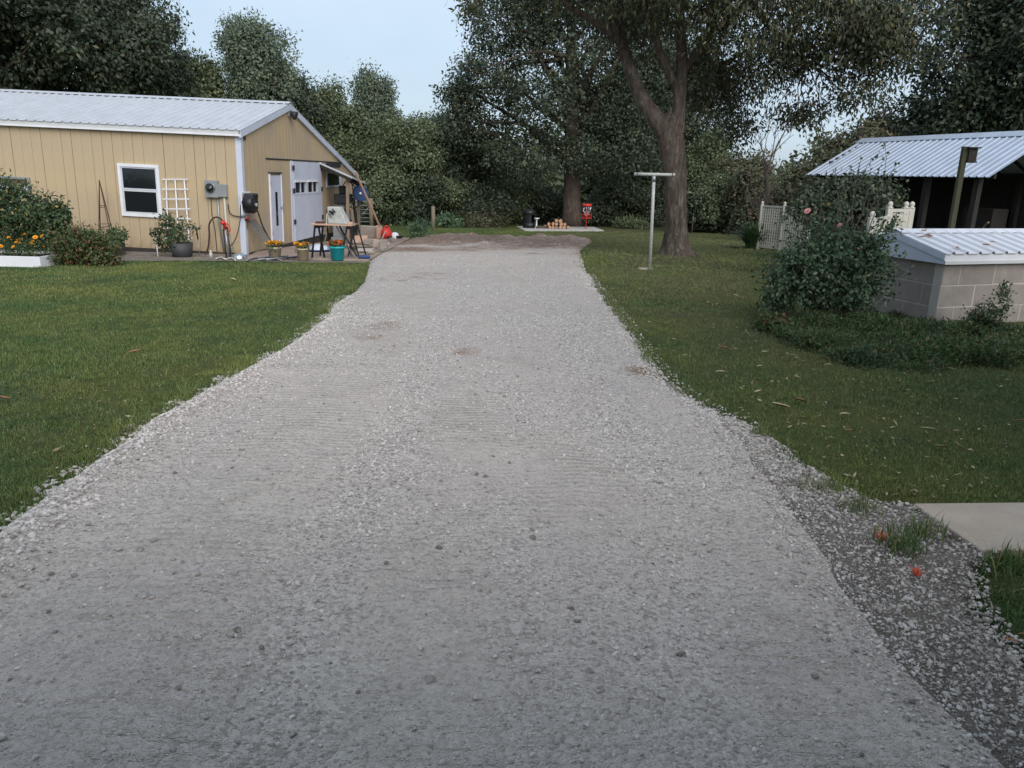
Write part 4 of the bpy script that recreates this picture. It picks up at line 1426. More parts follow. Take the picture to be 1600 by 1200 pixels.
# machine under the lean-to
mp_ = BM @ Vector((.45, LY0 + 1.1, 0))
mz_ = float(terr(mp_.y)) + PATIO
t = thing('mill_machine', 'old grey machine tool with handwheel under the lean-to', 'machine', (mp_.x, mp_.y, mz_), rad(-3.5))
MB().box((-.3, -.4, 0), (.3, .4, .15)).box((-.25, -.3, .15), (.25, .3, 1.0)).build('column', MAT['greybox'], t, bevel=.02)
MB().box((-.2, -.25, 1.25), (.28, .45, 1.58)).build('head', MAT['dark'], t, bevel=.04)
MB().box((-.12, -.12, 1.0), (.12, .12, 1.25)).build('neck', MAT['greybox'], t, bevel=.01)
MB().box((-.35, -.6, 1.02), (.35, -.14, 1.08)).build('table', MAT['dark'], t, bevel=.01)
MB().box((-.08, .0, 1.58), (.12, .25, 1.85)).build('motor', MAT['dark'], t, bevel=.03)
RMy = Matrix.Translation((.5, -.3, 1.3)) @ Matrix.Rotation(math.pi / 2, 4, 'X')
wh = MB()
rg = [Vector((.5 + .2 * math.cos(a_), -.3, 1.33 + .2 * math.sin(a_))) for a_ in np.linspace(0, 2 * math.pi, 17)]
wh.tube(rg, .022, 6)
for a_ in (0, 2.1, 4.2):
    wh.beam((.5, -.3, 1.33), (.5 + .2 * math.cos(a_), -.3, 1.33 + .2 * math.sin(a_)), .025)
wh.beam((.28, -.3, 1.33), (.52, -.3, 1.33), .04)
wh.build('handwheel', MAT['black'], t, True)
MB().tube(curve_pts([(.05, .1, 1.84), (.2, 0, 2.0), (.42, -.1, 1.9), (.48, -.2, 1.55)], 6), .018, 6).build('power_lead', MAT['rubber'], t, True)
for k, (yy, hh, mt) in enumerate(((.25, .6, 'dark'), (-.55, .75, 'black'))):
    MB().box((.3, yy, .15), (.42, yy + .25, hh)).build('cabinet', MAT[mt], t, bevel=.01)

# blue hose reel, black hose, leaning pole, gate
rp_ = BM @ Vector((LX + .02, LY0 + 1.3, 0))
zz = at(563, 302, rp_.y).z
t = thing('hose_reel', 'round blue hose reel hanging at the lean-to corner', 'hose reel', (at(563, 302, rp_.y).x, rp_.y, zz))
RX2 = Matrix.Rotation(math.pi / 2, 4, 'X') @ Matrix.Rotation(rad(12), 4, 'Y')
MB().lathe([(.06, .055), (.25, .05), (.27, .06), (.27, .085), (.25, .09), (.235, .075), (.07, .075)], 26, RX2).build('flange', MAT['blue'], t)
MB().lathe([(0, -.09), (.25, -.09), (.27, -.08), (.25, -.05), (0, -.06)], 26, RX2).build('flange', MAT['blue'], t)
MB().lathe([(.15, -.05), (.2, -.04), (.2, .045), (.15, .05)], 20, RX2, cap=False).build('wound_hose', MAT['rubber'], t, True)
MB().lathe([(0, .10), (.045, .10), (.04, .14), (0, .15)], 12, RX2).build('hub', MAT['white'], t, True)
MB().beam((-.28, .1, .3), (.02, .0, .0), .03).build('bracket', MAT['dark'], t)
hb = Vector((at(557, 302, rp_.y).x, rp_.y - .05, zz))
o = MB().tube(curve_pts([hb + Vector((-.1, 0, -.15)), hb + Vector((-.06, -.05, -.6)), hb + Vector((-.02, -.05, -1.0)), hb + Vector((.02, -.05, -1.2))]), .05, 8).build('hanging_hose', MAT['rubber'], None, True)
tag(o, 'bunched black hose hanging below the blue reel', 'hose')
a_ = at(593.5, 354, 26.6); b_ = at(554.8, 268, 24.9)
o = MB().beam(a_, b_, .055, .055).build('leaning_pole', MAT['newwood'], None, bevel=.006)
tag(o, 'long pale timber pole leaning against the lean-to roof', 'pole')
a_ = gnd2(548.5, 352, PATIO); b_ = at(552, 281, a_.y - .05)
o = MB().beam(a_, b_, .05, .05).build('prop_post', MAT['cream'], None, bevel=.004)
tag(o, 'thin cream prop standing under the lean-to corner', 'post')
gl = gnd(561, 352); gr = gnd(579, 351)
gy = 33.0
t = thing('metal_gate', 'green grey tubular field gate behind the blue hose reel', 'gate', at(569, 351, gy))
wdt = (579 - 559) / F * gy * .97
hgt = (351 - 317) / F * gy
for k in range(6):
    MB().tube([(-wdt / 2, 0, .12 + hgt * k / 5 * .9), (wdt / 2, 0, .12 + hgt * k / 5 * .9)], .022, 6).build('rail', MAT['mesh'], t, True)
for sx in (-.5, .5):
    MB().tube([(wdt * sx, 0, .05), (wdt * sx, 0, hgt + .1)], .026, 6).build('stile', MAT['mesh'], t, True)
MB().tube([(-wdt / 2, .03, .15), (wdt / 2, .03, hgt * .85)], .02, 6).build('brace', MAT['mesh'], t, True)
p = at(580.5, 352, gy)
o = MB().tube([p - Vector((0, 0, .3)), p + Vector((0, 0, 1.15))], .09, 8).build('gate_post', MAT['wood'], None, True)
tag(o, 'short weathered wooden post right of the field gate', 'post')

# rubble and blocks at the end of the patio
def rubble(name, label, px, pyb, wpx, hpx, dep, mat, rz, cat='block', cores=False):
    p = gnd2(px, pyb, PATIO)
    s = p.y / F * .97
    w_ = wpx * s; h_ = hpx * s
    m = MB()
    m.box((-w_ / 2, 0, 0), (w_ / 2, dep, h_))
    r = random.Random(int(px * 7 + pyb))
    for i, q in enumerate(m.v):
        m.v[i] = (q[0] + r.uniform(-.03, .03) * w_, q[1] + r.uniform(-.04, .04), q[2] + (r.uniform(-.05, .05) * h_ if q[2] > 0 else 0))
    o = m.build(name, mat, None, bevel=.012)
    o.location = p
    o.rotation_euler = (0, 0, rad(rz))
    tag(o, label, cat)
    return o
for i_, (px_, py_, w_, h_, mt_, rz_, lb_) in enumerate(((556, 381, 9, 6, 'rubble', 20, 'pale paver lying between sawhorse and salmon boards'), (583, 379, 10, 5, 'newwood', -20, 'salmon paver lying behind the broken pale block'),
        (606, 384, 8, 5, 'rubble', 30, 'small pale paver at the right edge of the rubble'), (594, 392, 11, 4, 'block', -12, 'grey paver lying in front of the hollow block'), (553, 391, 10, 4, 'found', 15, 'dark brick lying right of the sawhorse feet'),
        (581, 396, 12, 3, 'rubble', 40, 'flat pale paver nearest the drive edge'), (610, 378, 7, 6, 'block', -30, 'grey paver below the red can'), (548, 375, 9, 7, 'found', 5, 'dark box under the right end of the table'))):
    rubble('paver', lb_, px_, py_, w_, h_, .2, MAT[mt_], rz_, 'paver')
for i_, (xa_, ya_, xb_, yb_, lb_) in enumerate(((540, 384, 572, 376, 'long pale board lying from table to rubble'), (545, 379, 580, 383, 'weathered board lying across the paver pile'))):
    q0_ = gnd2(xa_, ya_, PATIO + .06 + .05 * i_); q1_ = gnd2(xb_, yb_, PATIO + .1 + .05 * i_)
    o = MB().beam(q0_, q1_, .12, .03).build('loose_board', MAT['newwood' if i_ == 0 else 'wood'], None, bevel=.003)
    tag(o, lb_, 'board')
rubble('concrete_lump', 'large pale concrete slab piece standing at the patio end', 577, 371, 31, 17, .35, MAT['rubble'], -5)
rubble('timber_block', 'salmon coloured block under the foot of the leaning pole', 593, 372, 9, 19, .25, MAT['newwood'], 5)
rubble('concrete_block', 'grey concrete block before the large slab piece', 575.5, 386, 13, 12.5, .25, MAT['block'], 12)
rubble('concrete_block', 'broken pale block right of the grey block', 589, 387, 12, 11, .2, MAT['rubble'], -14)
rubble('concrete_block', 'hollow grey block at the right of the rubble pile', 599, 388, 11, 13, .2, MAT['block'], 4)
rubble('board_stack', 'short salmon boards stacked flat beside the sawhorse', 564, 377, 20, 8, .5, MAT['newwood'], 8, 'boards')
rubble('stone_slab', 'flat pale stone lying in front of the rubble', 570, 393, 26, 3.5, .35, MAT['rubble'], 3)
rubble('stone_slab', 'dark flat stone between rubble and sawhorse', 562, 386, 16, 5, .3, MAT['block'], -9)
p = gnd2(604, 372.5, PATIO)
t = thing('fuel_can', 'red plastic can standing at the patio end', 'can', p, rad(15))
MB().lathe([(0, 0), (.2, 0), (.21, .2), (.16, .34), (.06, .39), (0, .39)], 16).build('body', MAT['red'], t, True)
MB().tube(curve_pts([(-.1, 0, .33), (-.04, 0, .46), (.08, 0, .45), (.12, 0, .34)], 5), .022, 6).build('handle', MAT['red'], t, True)
MB().beam((-.18, -.15, 0), (-.05, -.2, .3), .035).build('spout', MAT['cream'], t)
p = gnd2(617, 372.5, PATIO)
t = thing('white_helmet', 'black and white rounded helmet lying right of red can', 'helmet', p, rad(30))
MB().lathe([(.17, 0), (.18, .08), (.13, .19), (.05, .23), (0, .235)], 16, cap=False).build('shell', MAT['white'], t, True)
MB().box((-.02, -.24, .02), (.24, .1, .12)).build('visor', MAT['black'], t, bevel=.03)
MB().box((-.2, -.1, 0), (-.02, .14, .1)).build('padding', MAT['dark'], t, bevel=.03)
p = gnd2(609, 373, PATIO)
o = MB().box((-.1, -.05, 0), (.1, .08, .1)).build('tool_case', MAT['mower'], None, bevel=.02)
o.location = p
tag(o, 'small dark case between the red can and the helmet', 'case')
p = gnd2(569, 404, PATIO)
o = MB().box((-.14, -.05, 0), (.14, .1, .08)).build('blue_scoop', MAT['blue'], None, bevel=.03)
o.location = p
tag(o, 'small blue plastic scoop on the patio right of the sawhorse', 'scoop')

# ------------------------------------------------------------------ far end: fire pad
def padpt(px, py): return gnd2(px, py, PADTOP)
p = padpt(826.5, 357)
t = thing('chiminea', 'tall black steel fire pit with open mouth on the pad', 'fire pit', p)
r0, hh = .38, 1.12
MB().lathe([(0, 0), (r0, 0), (r0 * .98, .36), (0, .36)], 20).build('base', MAT['black'], t, True)
m = MB()
arc = np.linspace(rad(20), rad(290), 22)
for z0_, z1_ in ((.361, .8),):
    vs = []
    for a_ in arc:
        for (rr, z_) in ((r0, z0_), (r0, z1_), (r0 * .9, z1_), (r0 * .9, z0_)):
            vs.append((rr * math.cos(a_), rr * math.sin(a_), z_))
    fs = []
    for i in range(len(arc) - 1):
        for k in range(4):
            fs.append((i * 4 + k, i * 4 + (k + 1) % 4, i * 4 + 4 + (k + 1) % 4, i * 4 + 4 + k))
    fs += [(0, 1, 2, 3), tuple(len(vs) - 4 + k for k in (3, 2, 1, 0))]
    m.add(vs, fs)
m.build('shell', MAT['black'], t)
MB().lathe([(0, .801), (r0 * 1.02, .801), (r0 * 1.03, .95), (r0 * .9, 1.08), (r0 * .4, hh), (0, hh)], 20).build('hood', MAT['black'], t, True)
p = padpt(838, 357)
t = thing('pedestal_bath', 'small white pedestal bird bath right of black fire pit', 'bird bath', p)
MB().lathe([(0, 0), (.14, 0), (.13, .05), (.05, .09), (.045, .48), (.06, .52), (0, .52)], 14).build('pedestal', MAT['white'], t, True)
MB().lathe([(0, .521), (.06, .521), (.17, .58), (.18, .63), (.15, .63), (.05, .57), (0, .57)], 16).build('bowl', MAT['white'], t, True)
ends = simple('fresh_cut_log_end', lin(186, 140, 110), 0.8, 0.2, 14, 0.003)
lr = .118
li = 0
pl = padpt(870, 358.3)
for row, (n_, zz, word) in enumerate(((7, lr, 'bottom row'), (5, lr * 2.72, 'middle row'), (2, lr * 4.4, 'top row'))):
    for k in range(n_):
        x_ = (k - (n_ - 1) / 2) * lr * 2.02
        t = thing('log', '%s cut log in the %s of the pile beside the bird bath' % (['leftmost', 'second from left', 'third from left', 'fourth from left', 'fifth from left', 'sixth from left', 'rightmost'][k if k < n_ - 1 else 6], word), 'log', (pl.x + x_ + random.uniform(-.03, .03) + (.1 if row == 2 else 0), pl.y + .1 + random.uniform(-.12, .12), pl.z + zz * (1 if row == 0 else .94)), random.uniform(-.16, .16), 'logs piled on the pad, ' + word)
        rr = lr * random.uniform(.76, 1.02)
        Rl = Matrix.Rotation(-math.pi / 2, 4, 'X')
        MB().lathe([(rr, 0), (rr * 1.02, .3), (rr * .97, .75), (0, .75)], 12, Rl, cap=False).build('bark', MAT['bark2'], t, True)
        MB().lathe([(0, -.012), (rr * .9, -.01), (rr * .99, .004)], 12, Rl, cap=False).build('cut_end', ends, t)
p_ = padpt(848, 358)
o = MB().tube([p_ + Vector((-.4, 0, .08)), p_ + Vector((.35, .1, .10))], .09, 10).build('log', MAT['bark2'], None, True)
tag(o, 'loose dark log lying lengthwise at the left of the pile', 'log')
# disc golf basket
p = padpt(915.5, 357.5)
hb = (357.5 - 319.5) / F * p.y * .97
t = thing('disc_golf_basket', 'red disc golf basket with hanging chains on the pad', 'disc golf basket', p)
MB().tube([(0, 0, 0), (0, 0, hb)], .028, 8).build('pole', MAT['red'], t, True)
MB().lathe([(.28, hb - .13), (.30, hb - .13), (.30, hb), (.28, hb)], 24, cap=False).lathe([(.0, hb), (.30, hb), (.3, hb + .01), (0, hb + .01)], 24).build('top_band', MAT['red'], t, True)
for k in range(14):
    a_ = 2 * math.pi * k / 14
    c_, s_ = math.cos(a_), math.sin(a_)
    MB().tube([(c_ * .27, s_ * .27, hb - .12), (c_ * .21, s_ * .21, hb - .45), (c_ * .08, s_ * .08, hb - .72), (c_ * .03, s_ * .03, hb - .76)], .012, 4).build('chain', MAT['chrome'], t, True)
m = MB()
for z_, r_ in ((hb * .44, .3), (hb * .58, .32)):
    m.tube([(r_ * math.cos(a_), r_ * math.sin(a_), z_) for a_ in np.linspace(0, 2 * math.pi, 21)], .018, 5)
m.build('rim', MAT['red'], t, True)
m = MB()
for k in range(16):
    a_ = 2 * math.pi * k / 16
    m.beam((.3 * math.cos(a_), .3 * math.sin(a_), hb * .44), (.32 * math.cos(a_), .32 * math.sin(a_), hb * .58), .01)
    m.beam((0, 0, hb * .44), (.3 * math.cos(a_), .3 * math.sin(a_), hb * .44), .012)
o = m.build('basket_wires', MAT['red'], t)
o['kind'] = 'stuff'
MB().lathe([(0, 0), (.14, 0), (.13, .03), (0, .035)], 12).build('foot', MAT['red'], t, True)

# fence posts and wire behind
def post(px, py, pyt, label, r_=.07, mat='wood', cat='fence post', name='fence_post'):
    p = gnd(px, py)
    hp_ = (py - pyt) * p.y / F * .97
    o = MB().tube([(0, 0, -.2), (random.uniform(-.04, .04), 0, hp_)], r_, 8).build(name, MAT[mat], None, True)
    o.location = p
    return tag(o, label, cat)
post(677, 360, 323, 'weathered wooden fence post left of the dirt end', .1)
fp = [gnd(*q) for q in ((1081, 364), (1106, 364), (1142, 364.5), (1172, 365))]
t = thing('wire_fence', 'sagging wire fence on thin posts behind the big tree', 'fence', fp[0])
for q in fp:
    d = q - fp[0]
    MB().tube([d, d + Vector((0, 0, 1.15))], .035, 6).build('post', MAT['wood'], t, True)
for k in range(4):
    for i in range(3):
        MB().tube(sway(fp[i] - fp[0] + Vector((0, .04, .25 + .27 * k)), fp[i + 1] - fp[0] + Vector((0, .04, .25 + .27 * k)), .02, 4), .008, 4).build('wire', MAT['mesh'], t)

# ------------------------------------------------------------------ clothesline post
p = gnd(1015.5, 421)
t = thing('clothesline_post', 'grey T shaped clothesline post standing on the right lawn', 'clothesline post', p)
tp = at(1022, 274, p.y + .0) - p
cl = at(991, 274, p.y) - p; cr = at(1054.5, 273, p.y) - p
MB().tube([(0, 0, -.2), (tp.x * .5, 0, tp.z * .5), (tp.x, 0, tp.z - .01)], .036, 12).build('pole', MAT['postgrey'], t, True)
MB().tube([(cl.x, 0, tp.z + .02), (cr.x, 0, tp.z + .02)], .036, 12).build('crossbar', MAT['postgrey'], t, True)
MB().tube([(tp.x, 0, tp.z - .14), (tp.x, 0, tp.z - .02)], .046, 12).build('collar', MAT['steel'], t, True)
for x_ in (cl.x + .06, cr.x - .06):
    MB().tube([(x_, -.02, tp.z + .07), (x_, -.05, tp.z + .0), (x_, -.05, tp.z - .04)], .008, 5).build('hook', MAT['rust'], t, True)
MB().lathe([(0, 0), (.2, 0.0), (.16, .04), (0, .06)], 12, Matrix.Translation((-.1, 0, -.005))).build('footing', MAT['rubble'], t)

# ------------------------------------------------------------------ well house
WP = gnd(1459, 508)
WM = Matrix.Translation(WP) @ Matrix.Rotation(rad(17), 4, 'Z')
def Wf(px, py, off=0.0): return hit(px, py, WM, 1, off)
wtop = Wf(1470, 412).z
t = thing('well_house', 'low concrete block well house with white ribbed metal roof', 'well house', M=WM)
WD, WLEN = 1.72, 3.4
inner = MB(); inner.box((.004, .004, -.1), (WLEN - .004, WD - .004, wtop)); inner.build('mortar_core', MAT['mortar'], t)
rows_ = 3
bh = (wtop + .06) / rows_
bl_ = bh * 2.02
def blk(w_):
    return w_
meshes = {}
def add_block(x, y, z, w_, d_, along):
    key = (round(w_, 3), along)
    if key not in meshes:
        m = MB()
        if along == 'x': m.box((.006, 0, .006), (w_ - .006, .14, bh - .006))
        else: m.box((0, .006, .006), (.14, w_ - .006, bh - .006))
        o = m.build('concrete_block', MAT['block'], t, bevel=.007)
        meshes[key] = o.data
    else:
        o = bpy.data.objects.new('concrete_block', meshes[key])
        COL.objects.link(o)
        o.parent = t
    o.location = (x + random.uniform(-.002, .002), y + random.uniform(-.003, .003), z)
for k in range(rows_):
    z = -.06 + k * bh
    x = 0.0
    w_ = bl_ if (k % 2 == 1) else bl_ / 2
    first = True
    while x < WLEN - .02:
        w2 = min(w_, WLEN - x)
        add_block(x, 0.0 , z, w2, .14, 'x')
        x += w2
        w_ = bl_
    y = .142
    w_ = (bl_ / 2 if (k % 2 == 1) else bl_) - .142 + .0
    while y < WD - .02:
        w2 = min(w_, WD - y)
        add_block(0.0, y, z, w2, .14, 'y')
        y += w2
        w_ = bl_
# roof of the well house
ov = .05
ez = wtop + .145
ry_ = WD / 2
apx = hit(1400, 362, WM, 1, ry_)
rz_ = apx.z
xl_ = -ov - .03
m = MB(); m.box((xl_, -ov - .02, wtop - .005), (WLEN + .1, -ov, ez - .01)); m.build('eave_fascia', MAT['white'], t, bevel=.004)
m = MB(); m.box((xl_, -ov - .03, wtop - .005), (WLEN + .1, -ov - .021, wtop + .04)); m.build('eave_lip', MAT['fascia'], t)
g_ = MB(); g_.prism([(-ov - .018, wtop), (WD + ov, wtop), (WD + ov, ez - .012), (ry_, rz_ - .012), (-ov - .018, ez - .012)], xl_, xl_ + .02, 0)
g_.build('gable_end', MAT['trim'], t)
pit = math.atan2(rz_ - ez, ry_ + ov)
for (ya, za, yb, zb) in ((-ov - .02, ez - .02, ry_, rz_ - .02), (WD + ov, ez - .02, ry_, rz_ - .02)):
    m = MB(); dz_ = .075
    m.prism([(ya, za - dz_), (yb, zb - dz_), (yb, zb + .015), (ya, za + .015)] if ya < yb else [(yb, zb - dz_), (ya, za - dz_), (ya, za + .015), (yb, zb + .015)], xl_ - .018, xl_ - .002, 0)
    m.build('rake_trim', MAT['trim'], t)
sl_ = math.hypot(ry_ + ov, rz_ - ez) + .04
x = xl_ - .01
pr = roof_panel(.70, sl_, 3, .032, .032).build('roof_panel', MAT['wellroof'], t)
first = True
while x < WLEN:
    for side in (0, 1):
        if first:
            o = pr; first = False
        else:
            o = pr.copy(); COL.objects.link(o); o.parent = t
        if side == 0:
            o.location = (x, -ov - .04, ez + .0)
            o.rotation_euler = (pit, 0, 0)
        else:
            o.location = (x + .70, WD + ov + .04, ez)
            o.rotation_euler = (pit, 0, math.pi)
    x += .702
m = MB()
m.prism([(ry_ - .13, rz_ + .032 - .13 * math.tan(pit)), (ry_, rz_ + .045), (ry_ + .13, rz_ + .032 - .13 * math.tan(pit)), (ry_ + .13, rz_ + .025 - .13 * math.tan(pit)), (ry_, rz_ + .034), (ry_ - .13, rz_ + .025 - .13 * math.tan(pit))], xl_ - .03, WLEN + .1, 0)
m.build('ridge_cap', MAT['wellroof'], t)
def dead_leaf(L, W_, seed, mat):
    """a curled dead leaf, pointed at both ends"""
    r = random.Random(seed)
    n = 7
    vs = []
    bend = r.uniform(-.5, .5); curl = r.uniform(.2, .9)
    for i in range(n + 1):
        f = i / n
        w = W_ * .5 * math.sin(math.pi * min(1, f * .94 + .03)) ** .8
        x_ = L * (f - .5); yb_ = bend * L * (f - .5) ** 2
        z_ = .35 * L * curl * (f - .5) ** 2 + .006
        vs += [(x_, yb_ + w, z_ + w * .6 + r.uniform(0, .1) * W_), (x_, yb_, z_), (x_, yb_ - w, z_ + w * .7 + r.uniform(0, .1) * W_)]
    fs = []
    for i in range(n):
        a_ = i * 3
        fs += [(a_, a_ + 1, a_ + 4, a_ + 3), (a_ + 1, a_ + 2, a_ + 5, a_ + 4)]
    m = MB().add(vs, fs)
    return m.build('fallen_leaf', mat, None, True)
def on_well_roof(px, py):
    # plane of the front roof slope
    Mr = WM @ Matrix.Translation((0, -ov - .04, ez)) @ Matrix.Rotation(pit, 4, 'X')
    h_ = hit(px, py, Mr, 2, .012)
    return Mr @ Vector(h_), Mr
for i, (px, py, s_) in enumerate(((1445, 362, .13), (1450, 370, .12), (1440, 372, .10), (1495, 389, .1), (1541, 385, .12), (1550, 380, .07))):
    q, Mr = on_well_roof(px, py)
    o = dead_leaf(s_, s_ * .45, 50 + i, MAT['rustleaf'])
    o.location = q + Vector((0, 0, .01))
    o.rotation_euler = (pit, 0, random.uniform(0, 6))
    tag(o, ['topmost rusty leaf in the cluster at the left end of the well house roof', 'large rusty leaf in the middle of the left roof cluster on the well house', 'lowest rusty leaf of the left cluster on the well house roof', 'rusty leaf at the eave of the well house roof, left of two', 'rusty leaf at the eave of the well house roof, right of two', 'small rusty leaf just above the right eave leaf on the well house roof'][i], 'leaf', 'dead leaves on the well house roof')

# ------------------------------------------------------------------ open shed on the right
E0 = at(1258, 272.5, 20.3)
sdir = Vector((.364, -.93, 0)).normalized()
E1 = at(1545, 278, 15.35)
sdir = Vector((E1.x - E0.x, E1.y - E0.y, 0)).normalized()
SL = (Vector((E1.x, E1.y, 0)) - Vector((E0.x, E0.y, 0))).length
rz = math.atan2(sdir.y, sdir.x)
sg = float(terr(18)) - .02
SM = Matrix.Translation((E0.x, E0.y, sg)) @ Matrix.Rotation(rz, 4, 'Z')
eh = (E0.z + E1.z) / 2 - sg
SW = 1.75
rh = hit(1322, 219.5, SM, 1, SW).z
print('SHED', SL, eh, rh, SM.translation, 'WELL', WP, wtop, rz_)
t = thing('open_shed', 'dark open sided shed with pale blue ribbed metal roof', 'shed', M=SM)
sp_ = math.atan2(rh - eh, SW)
sln = math.hypot(SW, rh - eh)
pr = roof_panel(.90, sln, 5, .022, .024).build('roof_panel', MAT['shedroof'], t)
first = True
nn = int(math.ceil(SL / .902))
pwid = SL / nn
for k in range(nn):
    for side in (0, 1):
        if first: o = pr; first = False
        else:
            o = pr.copy(); COL.objects.link(o); o.parent = t
        o.scale = (pwid / .902, 1, 1)
        if side == 0:
            o.location = (k * pwid, 0, eh); o.rotation_euler = (sp_, 0, 0)
        else:
            o.location = ((k + 1) * pwid, 2 * SW, eh); o.rotation_euler = (sp_, 0, math.pi)
m = MB()
m.prism([(SW - .2, rh + .03 - .2 * math.tan(sp_)), (SW, rh + .04), (SW + .2, rh + .03 - .2 * math.tan(sp_)), (SW + .2, rh + .022 - .2 * math.tan(sp_)), (SW, rh + .03), (SW - .2, rh + .022 - .2 * math.tan(sp_))], -.02, SL + .02, 0)
m.build('ridge_cap', MAT['shedroof'], t)
for x_ in (.35, SL * .36, SL * .68, SL - .45):
    for y_ in (.3, 2 * SW - .3):
        MB().box((x_ - .06, y_ - .06, -.1), (x_ + .06, y_ + .06, eh + (.3 * math.tan(sp_)) - .08)).build('post', MAT['darkwood'], t)
for y_ in (.3, 2 * SW - .3):
    MB().box((.1, y_ - .03, eh + .3 * math.tan(sp_) - .19), (SL - .1, y_ + .03, eh + .3 * math.tan(sp_) - .05)).build('plate_beam', MAT['darkwood'], t)
for k in range(8):
    x_ = .12 + (SL - .24) * k / 7
    for s_ in (0, 1):
        ya = .08 if s_ == 0 else 2 * SW - .08
        MB().beam((x_, ya, eh + .08 * math.tan(sp_) - .05), (x_, SW, rh - .05), .04, .05).build('rafter', MAT['darkwood'], t)
yb_ = 2 * SW - .22
x_ = .15
while x_ < SL - .3:
    MB().box((x_, yb_, 0), (x_ + .19, yb_ + .022, eh + .12)).build('wall_board', MAT['darkwood'], t)
    x_ += .196
y_ = .5
while y_ < 2 * SW - .4:
    MB().box((.26, y_, 0), (.282, y_ + .19, eh + .12 + min(y_, 2 * SW - y_ - .2) * math.tan(sp_) * .9)).build('wall_board', MAT['darkwood'], t)
    y_ += .196
# things stored inside
def shed_pt(x_, y_, z_=0.02): return SM @ Vector((x_, y_, z_))
mx_ = hit(1520, 352, SM, 1, 1.2)
t = thing('garden_tractor', 'dark garden vehicle with silver rack parked inside open shed', 'vehicle', shed_pt(mx_.x, 1.3), rz)
MB().box((-.55, -.3, .3), (.55, .3, .62)).build('body', MAT['mower'], t, bevel=.07)
MB().box((-.5, -.24, .62), (.0, .24, .78)).build('seat', MAT['black'], t, bevel=.06)
for sx in (-.42, .42):
    for sy in (-.36, .36):
        w_ = MB().lathe([(.12, -.09), (.24, -.1), (.27, -.05), (.27, .05), (.24, .1), (.12, .09)], 18, Matrix.Translation((sx, sy, .27)) @ Matrix.Rotation(math.pi / 2, 4, 'X'), cap=False).build('wheel', MAT['rubber'], t, True)
        MB().lathe([(0, -.06), (.119, -.07), (.119, .07), (0, .06)], 12, Matrix.Translation((sx, sy, .27)) @ Matrix.Rotation(math.pi / 2, 4, 'X')).build('rim', MAT['greybox'], w_, True)
rk = MB()
for k in range(6):
    rk.tube([(.1 + k * .09, -.3, .86), (.1 + k * .09, .3, .86)], .011, 5)
rk.tube([(.08, -.3, .86), (.57, -.3, .86), (.57, .3, .86), (.08, .3, .86), (.08, -.3, .86)], .014, 6)
rk.build('rack', MAT['chrome'], t, True)
MB().tube([(.1, -.2, .62), (.08, -.28, .86)], .012, 5).tube([(.5, -.2, .62), (.55, -.28, .86)], .012, 5).build('rack_legs', MAT['chrome'], t, True)
MB().tube([(.0, -.38, 1.0), (.05, 0, .9), (.0, .38, 1.0)], .016, 6).build('handlebar', MAT['black'], t, True)
bx_ = hit(1455, 345, SM, 1, 2.2)
t = thing('storage_crate', 'dim grey wooden crate stacked at the shed back wall', 'crate', shed_pt(bx_.x, 2.4), rz)
for k in range(5):
    MB().box((-.4, -.3, .05 + k * .19), (.4, -.278, .22 + k * .19)).build('plank', MAT['darkwood'], t)
MB().box((-.4, -.277, .02), (.4, .3, 1.0)).build('body', MAT['darkwood'], t)
t = thing('cabinet', 'dark old cabinet with black opening at the shed back', 'cabinet', shed_pt(bx_.x + 1.1, 2.6), rz)
MB().box((-.4, -.25, 0), (.4, .25, 1.55)).build('case', MAT['darkwood'], t, bevel=.01)
MB().box((-.3, -.268, .8), (.3, -.251, 1.4)).build('door', MAT['black'], t)
o = MB().tube(curve_pts([shed_pt(SL - .5, .9, .9), shed_pt(SL - .55, .8, 1.2), shed_pt(SL - .4, .75, 1.35)], 4), .02, 6).build('tool_shaft', MAT['wood'], None, True)
tag(o, 'wooden tool handle sticking up beside the parked vehicle', 'handle')

# ------------------------------------------------------------------ bird house on its post
bp = at(1487, 360, 12.3)
gz_ = float(terr(12.3))
bt = at(1508, 229, 12.3)
t = thing('bird_house', 'wooden bird house on a mossy post behind the well house', 'bird house', (bp.x, 12.3, gz_))
dxp = bt.x - bp.x
x0_ = dxp * (gz_ - bp.z) / (bt.z - bp.z) * 0
H_ = bt.z - gz_
MB().beam((x0_, 0, -.2), (dxp * .9, 0, H_), .075, .075).build('post', MAT['greenwood'], t)
bx0 = dxp * .9 + .1
b_ = MB().box((bx0 - .06, -.075, H_ - .22), (bx0 + .07, .075, H_ - .03)).build('box', MAT['darkwood'], t, bevel=.004)
MB().lathe([(0, 0), (.022, 0), (.022, .004), (0, .004)], 12, Matrix.Translation((bx0 + .005, -.076, H_ - .1)) @ RX).build('entry_hole', MAT['black'], b_)
MB().box((bx0 - .09, -.11, H_ - .028), (bx0 + .1, .09, H_ - .008), Matrix.Identity(4)).build('roof', MAT['darkwood'], t)
MB().box((bx0 - .07, -.085, H_ - .245), (bx0 + .08, .08, H_ - .222)).build('floor_board', MAT['darkwood'], t)

